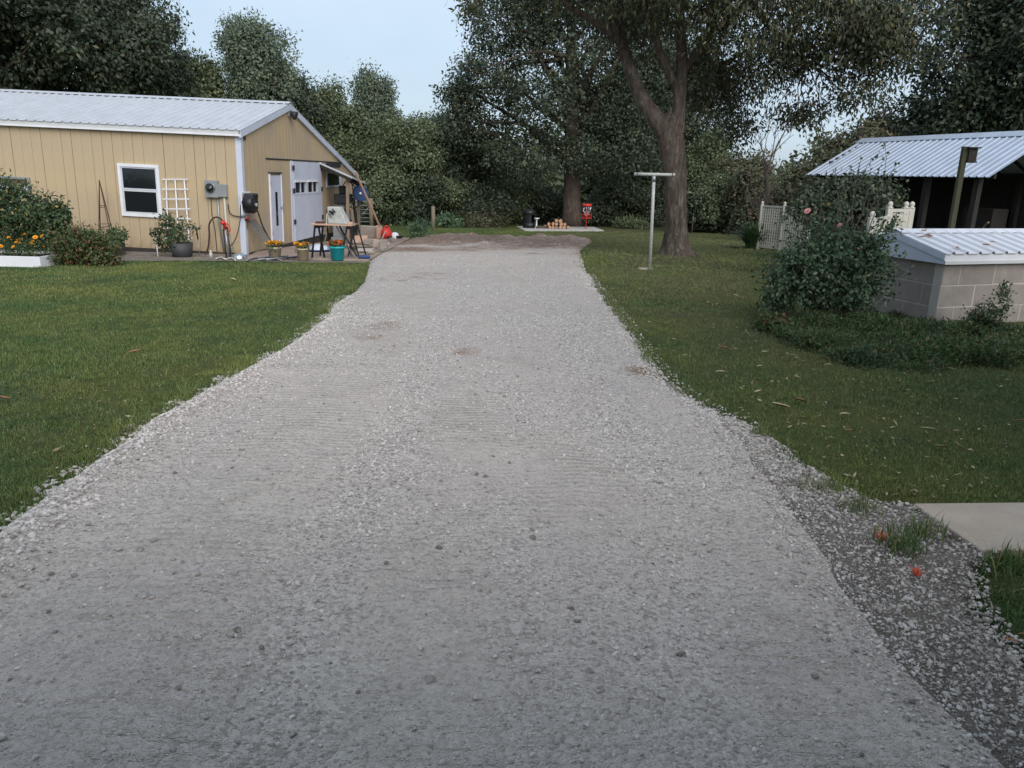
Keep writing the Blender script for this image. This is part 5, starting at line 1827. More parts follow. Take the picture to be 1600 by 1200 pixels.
# ------------------------------------------------------------------ cream lattice fence
for fa, flb in (([at(1191, 321, 27), at(1226, 322, 26.2), at(1268, 323.5, 25.2)], 'cream vinyl lattice fence with ball topped posts behind the strap leaved clump'),
               ([at(1362, 344, 12.9), at(1390, 327, 14.6), at(1415, 327, 14.9), at(1424, 327, 15.0)], 'cream slatted fence corner with ball topped posts before the open shed')):
  t = thing('lattice_fence', flb, 'fence', (fa[0].x, fa[0].y, float(terr(fa[0].y))))
  o0 = Vector((fa[0].x, fa[0].y, float(terr(fa[0].y))))
  fl_ = []
  for q in fa:
      b_ = Vector((q.x, q.y, float(terr(q.y)))) - o0
      tp_ = q.z - o0.z
      fl_.append((b_, tp_))
      pm = MB().box((b_.x - .05, b_.y - .05, b_.z - .1), (b_.x + .05, b_.y + .05, tp_ + .02)).build('post', MAT['cream'], t, bevel=.006)
      MB().lathe([(0, 0), (.06, 0), (.06, .02), (.03, .03), (.05, .06), (.045, .1), (.02, .125), (0, .13)], 10, Matrix.Translation((b_.x, b_.y, tp_ + .021))).build('finial', MAT['cream'], pm, True)
  for i in range(len(fa) - 1):
      (a_, za), (b_, zb) = fl_[i], fl_[i + 1]
      d = Vector((b_.x - a_.x, b_.y - a_.y, 0)); L_ = d.length; d.normalize()
      def fp_(s_, z_): return Vector((a_.x, a_.y, 0)) + d * s_ + Vector((0, 0, z_))
      zt = min(za, zb) - .02
      zlo = max(a_.z, b_.z) + .08
      for z_ in (zt, zlo):
          MB().beam(fp_(.052, z_), fp_(L_ - .052, z_), .05, .06).build('rail', MAT['cream'], t)
      m = MB()
      s_ = .1
      while s_ < L_ - .06:
          m.beam(fp_(s_, zlo + .03), fp_(s_, zt - .03), .045, .008)
          s_ += .095
      z_ = zlo + .08
      off = Vector((-d.y, d.x, 0)) * .01
      while z_ < zt - .04:
          m.beam(fp_(.055, z_) + off, fp_(L_ - .055, z_) + off, .008, .045)
          z_ += .095
      o = m.build('lattice_panel', MAT['cream'], t)
      o['kind'] = 'stuff'

# ------------------------------------------------------------------ raised bed at the left
ra = gnd(64, 418); 
t = thing('raised_bed', 'long white timber raised bed at the left edge of the lawn', 'raised bed', ra, rad(-2))
for nm, lo_, hi_ in (('side_board', (-3.2, 0, -.05), (0, .045, .215)), ('side_board', (-3.2, 1.0, -.05), (0, 1.045, .215)), ('end_board', (-.045, .046, -.05), (0, .999, .213))):
    MB().box(lo_, hi_).build(nm, MAT['white'], t, bevel=.006)
MB().box((-3.15, .046, -.05), (-.046, .999, .16)).build('soil', MAT['soil'], t)
RB = ra
# ------------------------------------------------------------------ trees
def gbase(px, Y):
    """ground point at depth Y under picture column px"""
    py = 350.0
    p = at(px, py, Y)
    return Vector((p.x, Y, float(terr(Y))))
def zat(px, py, Y): return at(px, py, Y).z - float(terr(Y))

# the large forked tree on the right lawn
tb_ = gnd(1057, 401)
TY = tb_.y
def tl(px, py, dy=0.0):
    """local point of the big tree"""
    p = at(px, py, TY + dy)
    return Vector((p.x - tb_.x, dy, p.z - tb_.z))
t = thing('ash_tree', 'large forked ash tree with bare grey trunk on the right lawn', 'tree', tb_)
m = MB()
k_ = TY / F * .97
tk = [tl(1057, 407), tl(1056, 396), tl(1056, 382), tl(1056, 360), tl(1056, 320), tl(1055, 270), tl(1050, 230), tl(1047, 200), tl(1047, 185), tl(1050, 172)]
tr_ = [39, 30, 22, 18, 17, 18, 20.5, 20, 15, 4]
m.tube(tk, [a_ * k_ * .96 for a_ in tr_], 26, lump=0.05, seed=2)
fork = [([(1040, 205), (1020, 180), (1000, 150), (985, 110), (970, 60), (958, 10), (945, -60), (925, -150)], [16, 12.5, 11, 9.5, 8.5, 8, 7, 4.5], 0.25),
        ([(1055, 205), (1060, 180), (1062, 150), (1066, 110), (1064, 60), (1062, 10), (1066, -60), (1070, -160)], [15, 10.5, 9.5, 8.5, 7.5, 7, 6, 4], -0.2),
        ([(1060, 150), (1050, 125), (1035, 90), (1020, 50), (1008, 10), (995, -70), (990, -140)], [7, 6.2, 5.6, 5.2, 5, 4, 3], -.7),
        ([(1066, 120), (1090, 80), (1125, 40), (1170, 0), (1230, -50), (1300, -90)], [6, 5, 4.5, 4, 3.2, 2], -1.2),
        ([(972, 70), (940, 40), (890, 10), (830, -25), (770, -50)], [6, 5, 4.2, 3.2, 2], -0.8)]
limbpts = []
for px_, rr_, dy in fork:
    pts = [tl(q[0], q[1], dy * i / (len(px_) - 1) * 2) for i, q in enumerate(px_)]
    limbpts += pts[2:]
    m.tube(pts, [a_ * k_ for a_ in rr_], 12, lump=0.05, seed=len(px_), cap=False)
r = np.random.default_rng(5)
for i in range(16):
    an = i / 16 * 2 * math.pi
    if abs(math.sin(an)) > -1:
        m.tube([Vector((math.cos(an) * .18, math.sin(an) * .18, .35)), Vector((math.cos(an) * .33, math.sin(an) * .33, .08)), Vector((math.cos(an) * .62, math.sin(an) * .62, -.08))], [.10, .085, .03], 6, cap=False)
# crown: boughs in picture columns, hanging foliage
def tb(px, py, dy, rx, ry, rz_):
    p = tl(px, py, dy)
    return (p.x, p.y, p.z, rx, ry, rz_)
blobs = [tb(960, -60, -1.5, 2.4, 2.2, 1.3), tb(830, -75, -1.0, 1.7, 1.8, .95), tb(1090, -20, -1.0, 1.6, 2.0, 1.1), tb(1180, 20, -1.2, 1.7, 1.8, 1.15),
         tb(1120, 110, .8, 1.2, 1.4, 1.0), tb(1190, 110, 0, 1.1, 1.3, .75), tb(1150, 190, 1.6, .75, 1.0, .75), tb(1290, 20, -1.4, 1.6, 1.6, .95), tb(1270, 95, -.6, 1.1, 1.2, .55),
         tb(1010, -160, 0, 3.4, 3.6, 2.0), tb(1200, -140, 0, 2.6, 3.0, 1.6), tb(880, -190, 1, 2.6, 2.6, 1.6), tb(1060, -300, .5, 3.0, 3.0, 2.0),
         tb(1000, 30, 2.6, 1.6, 1.2, 1.0), tb(1370, 30, -1.4, 1.0, 1.2, .8)]
r = np.random.default_rng(41)
V, Fq, C = crown_leaves(r, blobs, 1900, 52, .28, .14, .05, .75, .35)
V2, Fq2, C2 = crown_leaves(r, [tb(1330, 70, -1.2, 1.7, 1.6, 1.1), tb(1400, 40, -1.4, 1.3, 1.4, 1.2), tb(1250, 175, -.4, .9, 1.0, .3), tb(1340, 150, -1.0, .8, 1.0, .4), tb(742, 8, -1.0, .4, .5, .25)], 300, 32, .24, .15, .052, .6, .2)
V = np.concatenate([V, V2]); Fq = np.concatenate([Fq, Fq2 + len(V) - len(V2)])
link('crown', npmesh('crown', V, Fq, LEAF['big']), t)
LP = np.array([tuple(p) for p in limbpts])
CC = np.concatenate([C, C2])
hubs = [tl(900, -60, -.8), tl(1180, -10, -1.2), tl(1290, 20, -1.4), tl(1120, 100, .5), tl(1000, -150, 0), tl(1200, -130, 0), tl(1390, 30, -1.4), tl(1050, -280, .3), tl(1260, 100, -.8)]
for h_ in hubs:
    i = int(np.argmin(np.linalg.norm(LP - np.array(h_), axis=1)))
    limb(m, LP[i], h_, .10, .035, r, .06, 6, 6)
HP = np.concatenate([LP, np.array([tuple(h_) for h_ in hubs])])
for i in r.choice(len(CC), 330, replace=False):
    j = int(np.argmin(np.linalg.norm(HP - CC[i], axis=1)))
    if np.linalg.norm(HP[j] - CC[i]) < 3.2:
        limb(m, HP[j], CC[i], .028, .006, r, .07, 4, 4)
m.build('trunk', MAT['bark'], t, True)

# the broad oak at the far end
OY = 50.0
ob_ = gbase(893, OY)
def ol(px, py, dy=0.0):
    p = at(px, py, OY + dy)
    return (p.x - ob_.x, dy, p.z - ob_.z)
def obl(px, py, dy, rpx, rpy, rd):
    k = OY / F
    x, y, z = ol(px, py, dy)
    return (x, y, z, rpx * k, rd, rpy * k)
oblobs = [obl(880, 90, 0, 120, 110, 4), obl(760, 130, 0, 62, 60, 3), obl(740, 200, .5, 52, 34, 2.5), obl(800, 30, 0, 75, 60, 3), obl(830, 240, -1, 90, 40, 3.2),
          obl(960, 230, -1, 80, 50, 3), obl(1000, 130, 0, 80, 70, 3.5), obl(900, -10, 0, 130, 70, 4), obl(1030, 40, 0, 90, 70, 3.5), obl(770, 235, 1, 45, 22, 2), obl(720, 150, .5, 34, 30, 1.6), obl(940, 180, 2.0, 60, 40, 1.8), obl(850, 160, -3, 50, 40, 1.6)]
tree('oak_tree', 'broad dark oak behind the fire pad at the drive end', 'tree', ob_, 16, 6, 4, .62, 'dark', 'bark2', ncl=1800, nl=42, sig=.40, L=.20, W=.125, seed=21,
     blobs=oblobs, nlimb=22, droop=.3, shell=.35, trunk_pts=[(*ol(893, 356 - i * 24), 0.58 * (1 + .3 * math.exp(-i)) * (1 - .035 * i)) for i in range(13)], twigs=120)

# woodland, each tree by its column in the picture, its top and its distance
WOOD = [
    (30, -190, 36, 165, 'dark', 4.0, 'tall dark tree rising above the workshop roof at the left edge'),
    (165, -120, 40, 120, 'dark', 4.0, 'dark broad tree above the middle of the workshop roof'),
    (262, 10, 43, 56, 'dark', 3.5, 'rounded dark tree left of the tall feathery tree'),
    (322, 66, 45, 42, 'mid', 3.0, 'lower green tree just left of the tall feathery tree'),
    (418, -8, 47, 56, 'pale', 3.0, 'tall feathery pale tree above the workshop gable'),
    (470, 104, 49, 62, 'dark', 3.0, 'dark tree behind the workshop ridge end'),
    (532, 128, 50, 52, 'mid', 2.0, 'green tree sloping down right of the workshop gable'),
    (590, 108, 52, 40, 'pale', 3.0, 'small round topped pale tree against the sky'),
    (632, 172, 49, 60, 'mid', 1.5, 'bushy green tree left of the sky gap'),
    (690, 170, 53, 55, 'pale', 2.0, 'pale green tree in the sky gap beside the oak'),
    (742, 214, 55, 46, 'mid', 2.0, 'low green tree under the left side of the oak'),
    (975, 215, 57, 75, 'dark', 2.5, 'dark tree behind the right side of the oak'),
    (1010, 60, 60, 110, 'dark', 4.0, 'tall dark tree seen between the oak and the ash'),
    (1098, 205, 54, 55, 'mid', 2.0, 'green tree right of the ash trunk'),
    (1150, 222, 50, 42, 'brown', 2.0, 'olive tree left of the bare leafless tree'),
    (1312, 192, 31, 62, 'brown', 1.2, 'brownish bushy tree behind the left end of the shed'),
    (1380, 172, 33, 62, 'brown', 1.5, 'olive tree rising over the shed ridge'),
    (1475, -80, 31, 95, 'dark', 2.0, 'large dark tree behind the shed'),
    (1600, -170, 29, 110, 'dark', 2.0, 'tallest dark tree at the right edge'),
]
for i, (px, py, Y, wpx, lf, z0, lb) in enumerate(WOOD):
    b_ = gbase(px, Y)
    H = zat(px, py, Y)
    R = wpx * Y / F * .97
    big = R > 3.2
    tree('woodland_tree', lb, 'tree', b_, H, R, z0 if H > 7 else H * .12, .14 + .018 * H, lf, 'bark2', ncl=int(300 + 44 * R * (H - z0) ** .8), nl=36,
         sig=.40 if big else .33, L=.215 if big else .185, W=.125 if big else .11, seed=100 + i, nlimb=10, group='trees of the wood edge', nb=20, shell=.45, twigs=30)

SHR = [(598, 268, 47, 42, 'mid', 'green shrub behind the leaning pole'), (648, 262, 48, 48, 'dark', 'dark shrub left of the weathered fence post'),
       (700, 268, 50, 46, 'mid', 'green shrub right of the weathered fence post'), (758, 282, 49, 42, 'dark', 'dark shrub between fence post and fire pit'),
       (806, 276, 52, 42, 'mid', 'shrub directly behind the black fire pit'), (850, 290, 53, 45, 'dark', 'dark shrub left of the oak trunk'),
       (945, 288, 52, 50, 'dark', 'dark shrub right of the oak trunk'), (1000, 280, 53, 48, 'dark', 'dark shrub behind the clothesline post'),
       (1095, 282, 47, 40, 'dark', 'dark shrub right of the ash trunk'), (1130, 262, 46, 48, 'mid', 'green shrub behind the wire fence'),
       (1180, 262, 44, 48, 'brown', 'brown green shrub below the bare tree'), (1232, 248, 37, 48, 'brown', 'olive shrub above the lattice fence'),
       (540, 240, 50, 40, 'dark', 'dark shrub behind the lean-to')]
for i, (px, py, Y, wpx, lf, lb) in enumerate(SHR):
    b_ = gbase(px, Y)
    H = zat(px, py, Y)
    R = wpx * Y / F * .97
    t = thing('shrub', lb, 'shrub', b_, 0, 'shrubs under the wood edge')
    foliage(t, auto_blobs(np.random.default_rng(300 + i), H, R, -.2, 10), lf, 420, 30, .30, .18, .11, 200 + i, shell=.2, stems=10)
# bare leafless tree
b_ = gbase(1192, 34)
t = thing('bare_tree', 'thin leafless tree standing against the pale sky gap', 'tree', b_)
m = MB()
r = np.random.default_rng(8)
kx = 34 / F
def bare(a_, b__, r0, lvl):
    pts = limb(m, a_, b__, r0, r0 * .4, r, .03, 5, 5)
    if lvl < 3:
        for q in range(4 if lvl else 6):
            i = int(r.integers(2, len(pts)))
            d = (pts[-1] - pts[0]).normalized()
            L_ = (pts[-1] - pts[0]).length * r.uniform(.4, .65)
            v_ = (d + Vector(r.normal(size=3)) * .42 + Vector((0, 0, .2))).normalized() * L_
            bare(pts[i], pts[i] + v_, r0 * .42, lvl + 1)
H = zat(1210, 196, 34)
bare(Vector((0, 0, -.2)), Vector((.2, 0, H * .45)), .10, 0)
bare(Vector((.1, 0, H * .3)), Vector((.55, 0, H * .97)), .06, 1)
bare(Vector((.1, 0, H * .35)), Vector((-.5, .1, H * .85)), .05, 1)
m.build('trunk', MAT['twig'], t, True)
# far wood that closes the view
r = np.random.default_rng(77)
bl = []
for px in range(-260, 1960, 45):
    Y = 78 + r.uniform(-5, 8)
    top = 150 if px < 500 else (205 if px < 760 else (195 if px < 1080 else (252 if px < 1270 else 200)))
    top += r.uniform(-12, 16)
    H = zat(px, top, Y)
    q = gbase(px, Y)
    bl.append((q.x, Y, q.z + H * .45, 3.4, 3.0, H * .55))
V, Fq, C = crown_leaves(r, bl, 2600, 22, .8, .75, .5, .2, .4)
tag(link('distant_wood', npmesh('distant_wood', V, Fq, LEAF['mid'])), kind='stuff')

# ------------------------------------------------------------------ garden plants
def bush(name, label, cat, px, pyb, blobs_px, leaf, ncl, nl, sig, L, Wd, seed, Y=None, stems=12, droop=.2, shell=.25):
    p = gnd(px, pyb)
    if Y: p = gbase(px, Y)
    t = thing(name, label, cat, p)
    bl = []
    k = p.y / F * .97
    for (bx, by, rx, rz_, dy, ry) in blobs_px:
        q = at(bx, by, p.y + dy)
        bl.append((q.x - p.x, dy, q.z - p.z, rx * k, ry, rz_ * k))
    foliage(t, bl, leaf, ncl, nl, sig, L, Wd, seed, stems=stems, droop=droop, shell=shell)
    return t, p
# rose bush by the well house
t, p = bush('rose_bush', 'large rounded rose bush with pink flowers beside the well house', 'bush', 1287, 503,
            [(1285, 415, 66, 58, 0, .6), (1245, 430, 44, 46, -.1, .45), (1330, 415, 52, 48, .1, .5), (1300, 378, 48, 30, .1, .4), (1252, 400, 38, 26, 0, .35), (1338, 385, 34, 28, .1, .35), (1222, 450, 30, 32, -.1, .35), (1368, 440, 26, 34, .1, .35), (1340, 470, 40, 26, 0, .4), (1290, 455, 62, 30, 0, .5),
             (1312, 335, 14, 22, .1, .12), (1272, 350, 12, 18, .0, .12), (1368, 385, 26, 20, .1, .25), (1205, 470, 16, 16, -.1, .2), (1385, 352, 12, 10, .1, .12), (1238, 345, 12, 16, 0, .15)], 'rose', 400, 30, .10, .062, .036, 31, stems=26)
fl_pts = []
for (px, py, dy) in ((1312, 353, -.42), (1262, 330, -.1), (1341, 390, -.5)):
    q = at(px, py, p.y + dy)
    fl_pts.append(q - p)
flowers(t, fl_pts, MAT['rosepetal'], .045, 9)
m = MB()
r = np.random.default_rng(91)
Vs, Fs, nv = [], [], 0
for (px, py) in ((1383, 228), (1372, 240), (1345, 250), (1402, 255), (1330, 262), (1305, 268), (1290, 275), (1360, 262), (1262, 292), (1245, 310), (1225, 340), (1320, 280), (1280, 300), (1352, 290), (1375, 320), (1210, 390), (1400, 340)):
    q = at(px, py, p.y + r.uniform(-.1, .3)) - p
    s_ = Vector((q.x * .65, q.y, q.z * .55))
    pts = limb(m, s_, q, .008, .003, r, .02, 6, 4)
    n_ = 16
    P = np.array([tuple(pts[int(r.integers(1, len(pts)))].lerp(pts[-1], r.random())) for _ in range(n_)])
    V_, F_ = leaf_quads(P, unit(r.normal(size=(n_, 3)) + np.array([0, 0, .2])), r.normal(size=(n_, 3)), r.uniform(.04, .075, n_), r.uniform(.02, .04, n_))
    Vs.append(V_); Fs.append(F_ + nv); nv += len(V_)
link('shoot_leaves', npmesh('shoot_leaves', np.concatenate(Vs), np.concatenate(Fs), LEAF['rose']), t)
m.build('shoots', MAT['twig'], t, True)['kind'] = 'stuff'
# darker shrub under the shed eave
bush('shrub', 'dark tangled shrub between lattice fence and shed eave', 'shrub', 1330, 395, [(1330, 318, 70, 36, 0, .6), (1290, 308, 40, 24, 0, .5), (1365, 312, 36, 30, 0, .5), (1262, 325, 26, 26, 0, .4)], 'dark', 260, 28, .16, .10, .06, 33, Y=16.3)
# ground hugging bed
r = np.random.default_rng(55)
bedpx = [(1200, 510), (1230, 535), (1260, 555), (1300, 572), (1350, 582), (1400, 585), (1450, 583), (1500, 580), (1560, 578), (1640, 575),
         (1640, 520), (1590, 515), (1540, 512), (1470, 514), (1420, 500), (1380, 495), (1320, 500), (1260, 505)]
poly = [gnd(*q) for q in bedpx]
def inpoly(x, y, pl):
    ins = np.zeros(len(x), bool)
    n = len(pl)
    for i in range(n):
        a_, b_ = pl[i], pl[(i + 1) % n]
        c_ = ((a_.y > y) != (b_.y > y)) & (x < (b_.x - a_.x) * (y - a_.y) / (b_.y - a_.y + 1e-9) + a_.x)
        ins ^= c_
    return ins
BED = poly
bx = [p_.x for p_ in poly]; by = [p_.y for p_ in poly]
X = r.uniform(min(bx), max(bx), 4300); Y_ = r.uniform(min(by), max(by), 4300)
k = inpoly(X + .22 * vnoise(X * 2.5, Y_ * 2.5, 1, 14), Y_ + .22 * vnoise(X * 2.5, Y_ * 2.5, 1, 15), poly) & (vnoise(X * 3, Y_ * 3, 1, 16) > -.75)
X, Y_ = X[k], Y_[k]
hgt = .03 + .15 * np.clip(vnoise(X * 3, Y_ * 3, 1, 4) * .6 + .5, 0, 1.5)
n_ = len(X); nl = 26
P = np.repeat(np.stack([X, Y_, terr(Y_)], 1), nl, 0)
hh = np.repeat(hgt, nl)
P[:, 2] += hh * r.random(len(P)) ** .7
P[:, :2] += r.normal(size=(len(P), 2)) * .05
D = unit(r.normal(size=(len(P), 3)) + np.array([0, -.2, .6]))
V, Fq = leaf_quads(P, D, unit(r.normal(size=(len(P), 3)) + np.array([0, 0, .8])), r.uniform(.03, .085, len(P)), r.uniform(.008, .024, len(P)))
tag(link('ground_cover', npmesh('ground_cover', V, Fq, LEAF['juniper'])), kind='stuff')
bush('young_yew', 'small upright dark evergreen sprig before the well house blocks', 'plant', 1545, 522, [(1545, 500, 30, 22, 0, .2), (1562, 470, 14, 26, 0, .1), (1528, 495, 18, 20, 0, .15), (1568, 448, 8, 12, 0, .06)], 'juniper', 90, 24, .045, .045, .02, 36, stems=8, droop=-.2)
bush('weed_clump', 'low reddish weed clump at the left end of the ground cover bed', 'plant', 1207, 518, [(1205, 508, 26, 14, 0, .25)], 'redgarden', 40, 20, .06, .06, .03, 37)
# strap leaved clump
def strap_clump(name, label, px, pyb, wpx, hpx, n_, seed, leaf='strap', w_=.022):
    p = gnd(px, pyb)
    r = np.random.default_rng(seed)
    k = p.y / F * .97
    t = thing(name, label, 'plant', p)
    Hh, R = hpx * k, wpx * k
    vs, fs = [], []
    for i in range(n_):
        a_ = r.uniform(0, 2 * math.pi)
        b0 = np.array([math.cos(a_), math.sin(a_), 0]) * R * .35 * math.sqrt(r.random())
        out = R * r.uniform(.2, 1.0)
        hh = Hh * r.uniform(.65, 1.05) * (1 - .25 * (out / R) ** 2)
        d = np.array([math.cos(a_ + r.normal() * .3), math.sin(a_ + r.normal() * .3), 0])
        sd_ = np.array([-d[1], d[0], 0])
        seg = 5
        o = len(vs)
        for s in range(seg + 1):
            f = s / seg
            q = b0 + d * out * f ** 1.6 + np.array([0, 0, hh * (1.75 * f - .85 * f * f * (0.8 + .4 * out / R))])
            ww = w_ * (1 - f) ** .6 + .001
            vs += [q + sd_ * ww, q - sd_ * ww]
        for s in range(seg):
            fs.append((o + 2 * s, o + 2 * s + 1, o + 2 * s + 3, o + 2 * s + 2))
    link('leaves', npmesh('leaves', np.array(vs), np.array(fs), LEAF[leaf]), t)
    return t
strap_clump('strap_plant', 'big clump of arching strap leaves left of the rose bush', 1180, 389, 44, 46, 420, 61)
# garden at the left
bush('garden_bush', 'tall tangled green bush at the left edge before the workshop wall', 'bush', 25, 405,
     [(20, 330, 52, 44, 0, .6), (45, 345, 36, 40, 0, .5), (0, 300, 30, 22, 0, .4), (-40, 340, 50, 50, 0, .6), (40, 375, 34, 24, 0, .5), (62, 330, 16, 26, 0, .3), (30, 300, 18, 14, 0, .25)], 'garden', 420, 28, .12, .10, .035, 62, Y=16.6, stems=20)
bush('vine_plant', 'narrow leafy vine on a dark stake right of the tall bush', 'plant', 84, 405, [(88, 335, 12, 26, 0, .2), (94, 330, 8, 14, 0, .15), (84, 365, 10, 20, 0, .2)], 'garden', 70, 22, .07, .09, .06, 63, Y=15.9, stems=8)
p = gbase(79, 15.8)
o = MB().tube([p, Vector((p.x, p.y, at(79, 312, 15.8).z))], .02, 6).build('garden_stake', MAT['darkwood'], None, True)
tag(o, 'dark wooden stake inside the narrow leafy vine', 'stake')
bush('garden_bush', 'low red tinged bush right of the raised bed', 'bush', 135, 414, [(130, 385, 36, 26, 0, .5), (160, 395, 26, 18, 0, .4), (115, 372, 24, 18, 0, .4), (150, 375, 18, 14, 0, .3), (105, 400, 22, 14, 0, .4)], 'redgarden', 300, 26, .10, .07, .035, 64)
# marigolds in the raised bed
t = thing('marigold_plants', 'row of yellow and orange marigolds in the white raised bed', 'flowers', RB + Vector((-1.4, .5, .16)))
foliage(t, [(-.4, 0, .1, 1.5, .42, .16), (.8, .05, .12, .6, .4, .2), (-1.2, 0, .1, .6, .4, .16)], 'garden', 130, 20, .09, .06, .025, 65, stems=0)
r = np.random.default_rng(66)
pts = []
for i in range(60):
    pts.append((r.uniform(-1.6, 1.38), r.uniform(-.45, .3), .24 + r.uniform(-.06, .12) + (.1 if r.random() < .3 else 0)))
flowers(t, pts, MAT['marigold'], .05, 67)
# small plants further off
bush('weed_clump', 'yellow green weed clump beside the dirt at the drive end', 'plant', 657, 372, [(657, 358, 12, 14, 0, .35), (652, 366, 14, 8, 0, .35)], 'sap', 60, 20, .12, .16, .04, 71, droop=-.3)
for i, (px, pyb, wpx, hpx, lf, lb) in enumerate(((700, 356, 16, 16, 'sap', 'pale tall weeds left of the brown brush heap'), (765, 354, 24, 20, 'brown', 'brown brush heap left of the black fire pit'),
        (738, 356, 18, 14, 'brown', 'low brown weeds beside the brush heap'), (985, 357, 26, 12, 'mid', 'low green weeds right of the pad'), (1180, 352, 30, 12, 'mid', 'low weeds behind the strap leaves'),
        (633, 352, 30, 9, 'sap', 'grassy weeds behind the red can'))):
    bush('weed_clump', lb, 'plant', px, pyb, [(px, pyb - hpx * .55, wpx, hpx * .6, 0, .8), (px + wpx * .6, pyb - hpx * .3, wpx * .5, hpx * .4, 0, .6)], lf, 90, 22, .22, .2, .07, 72 + i, droop=-.2)
# ------------------------------------------------------------------ grass, loose stones, leaves
def tuft_mesh(name, n_, rad_, h0, h1, w0, seed, mat):
    r = np.random.default_rng(seed)
    vs, fs = [], []
    for i in range(n_):
        a_ = r.uniform(0, 2 * math.pi); q = rad_ * math.sqrt(r.random())
        b = np.array([q * math.cos(a_), q * math.sin(a_), -.005])
        h = r.uniform(h0, h1)
        la = r.uniform(0, 2 * math.pi); ln = h * abs(r.normal()) * .55
        d = np.array([math.cos(la), math.sin(la), 0]); s = np.array([-d[1], d[0], 0]) * w0 * r.uniform(.6, 1.2)
        m1 = b + d * ln * .35 + np.array([0, 0, h * .6]); tp_ = b + d * ln + np.array([0, 0, h * .95])
        o = len(vs)
        vs += [b + s, b - s, m1 + s * .8, m1 - s * .8, tp_]
        fs += [(o, o + 1, o + 3, o + 2), (o + 2, o + 3, o + 4, o + 4)]
    me = bpy.data.meshes.new(name)
    me.from_pydata([tuple(v) for v in vs], [], [f if f[2] != f[3] else f[:3] for f in fs])
    me.materials.append(mat)
    return source(me)
def rock_mesh(name, seed, mat, flat=.6):
    r = np.random.default_rng(seed)
    bm = bmesh.new()
    bmesh.ops.create_icosphere(bm, subdivisions=1, radius=.5)
    pl = unit(r.normal(size=(7, 3))); pd = r.uniform(.24, .42, 7)
    sc = np.array([1, r.uniform(.6, .95), flat * r.uniform(.7, 1.1)])
    for v in bm.verts:
        c_ = np.array(v.co)
        for n_, d_ in zip(pl, pd):
            e = c_ @ n_ - d_
            if e > 0: c_ = c_ - n_ * e
        v.co = c_ * sc + r.normal(size=3) * .02
    me = bpy.data.meshes.new(name)
    bm.to_mesh(me); bm.free()
    me.materials.append(mat)
    return source(me)
# lawn mask
BMI = BM.inverted()
patio_poly = [Vector((p.x, p.y, 0)) for p in [pa[0], gnd(386, 404.5), pa[1], pa[2], pa[3]]]
strip_poly = [Vector((p.x, p.y, 0)) for p in front + back[::-1]]
walk_poly = [Vector((p.x, p.y, 0)) for p in (B, B2, A2, A)]
pad_poly = [Vector((p.x, p.y, 0)) for p in (PAD[1], PAD[2], PAD[3], PAD[0])]
def lawn_ok(x, y, pad=0.0):
    ok = (x < xl(y) + rag(y, 1.0, .08) + .03 - pad + .10 * np.maximum(0, np.sin(y * 9.0 + 2 * np.sin(y * 2.3)) - .55)) | (x > xr(y) + rag(y, 4.0, .05) - .03 + pad)
    ok |= y > YEND + .15
    ok &= ~inpoly(x, y, patio_poly) & ~inpoly(x, y, walk_poly) & ~inpoly(x, y, pad_poly) & ~inpoly(x, y, strip_poly)
    P = np.stack([x, y, np.zeros_like(x), np.ones_like(x)], 0)
    L = np.array(BMI) @ P
    ok &= ~((L[0] < .1) & (L[1] > -.05))
    Lw = np.array(WM.inverted()) @ P
    ok &= ~((Lw[0] > -.05) & (Lw[1] > -.05) & (Lw[0] < WLEN) & (Lw[1] < WD))
    Lr = np.stack([x - RB.x, y - RB.y])
    ok &= ~((Lr[0] < .1) & (Lr[0] > -3.4) & (Lr[1] > -.02) & (Lr[1] < 1.1))
    return ok
r = np.random.default_rng(123)
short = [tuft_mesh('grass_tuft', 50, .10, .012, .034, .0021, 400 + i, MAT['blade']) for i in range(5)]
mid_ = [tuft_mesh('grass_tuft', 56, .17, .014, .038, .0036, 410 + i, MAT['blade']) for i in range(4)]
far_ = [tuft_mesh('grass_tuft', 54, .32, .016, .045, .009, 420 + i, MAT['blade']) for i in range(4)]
Ps, Rs, Ss, Ks = [], [], [], []
def band(y0, y1, dens, pick0, npick, s0, s1):
    wx = 0.74
    n_ = int(dens * (y1 - y0) * (y0 + y1) * wx)
    y = r.uniform(y0, y1, n_)
    x = r.uniform(-1, 1, n_) * (y * wx + .6)
    k = lawn_ok(x, y) & (r.random(n_) < np.clip(1.05 + .55 * vnoise(x * 1.3, y * 1.3, 1, 61), .35, 1))
    x, y = x[k], y[k]
    Ps.append(np.stack([x, y, terr(y)], 1))
    Rs.append(np.stack([r.normal(size=len(x)) * .08, r.normal(size=len(x)) * .08, r.uniform(0, 6.28, len(x))], 1))
    Ss.append(r.uniform(s0, s1, len(x)))
    Ks.append(pick0 + r.integers(0, npick, len(x)))
band(1.6, 6.0, 260, 0, 5, .7, 1.2)
band(6.0, 11.0, 130, 0, 5, .85, 1.45)
band(10.8, 17.5, 52, 5, 4, .85, 1.3)
band(17.3, 46, 9, 9, 4, .7, 1.2)
g_ = scatter('grass', np.concatenate(Ps), np.concatenate(Rs), np.concatenate(Ss), np.concatenate(Ks), short + mid_ + far_)
tag(g_, kind='stuff')
print('GRASS', sum(len(p) for p in Ps))
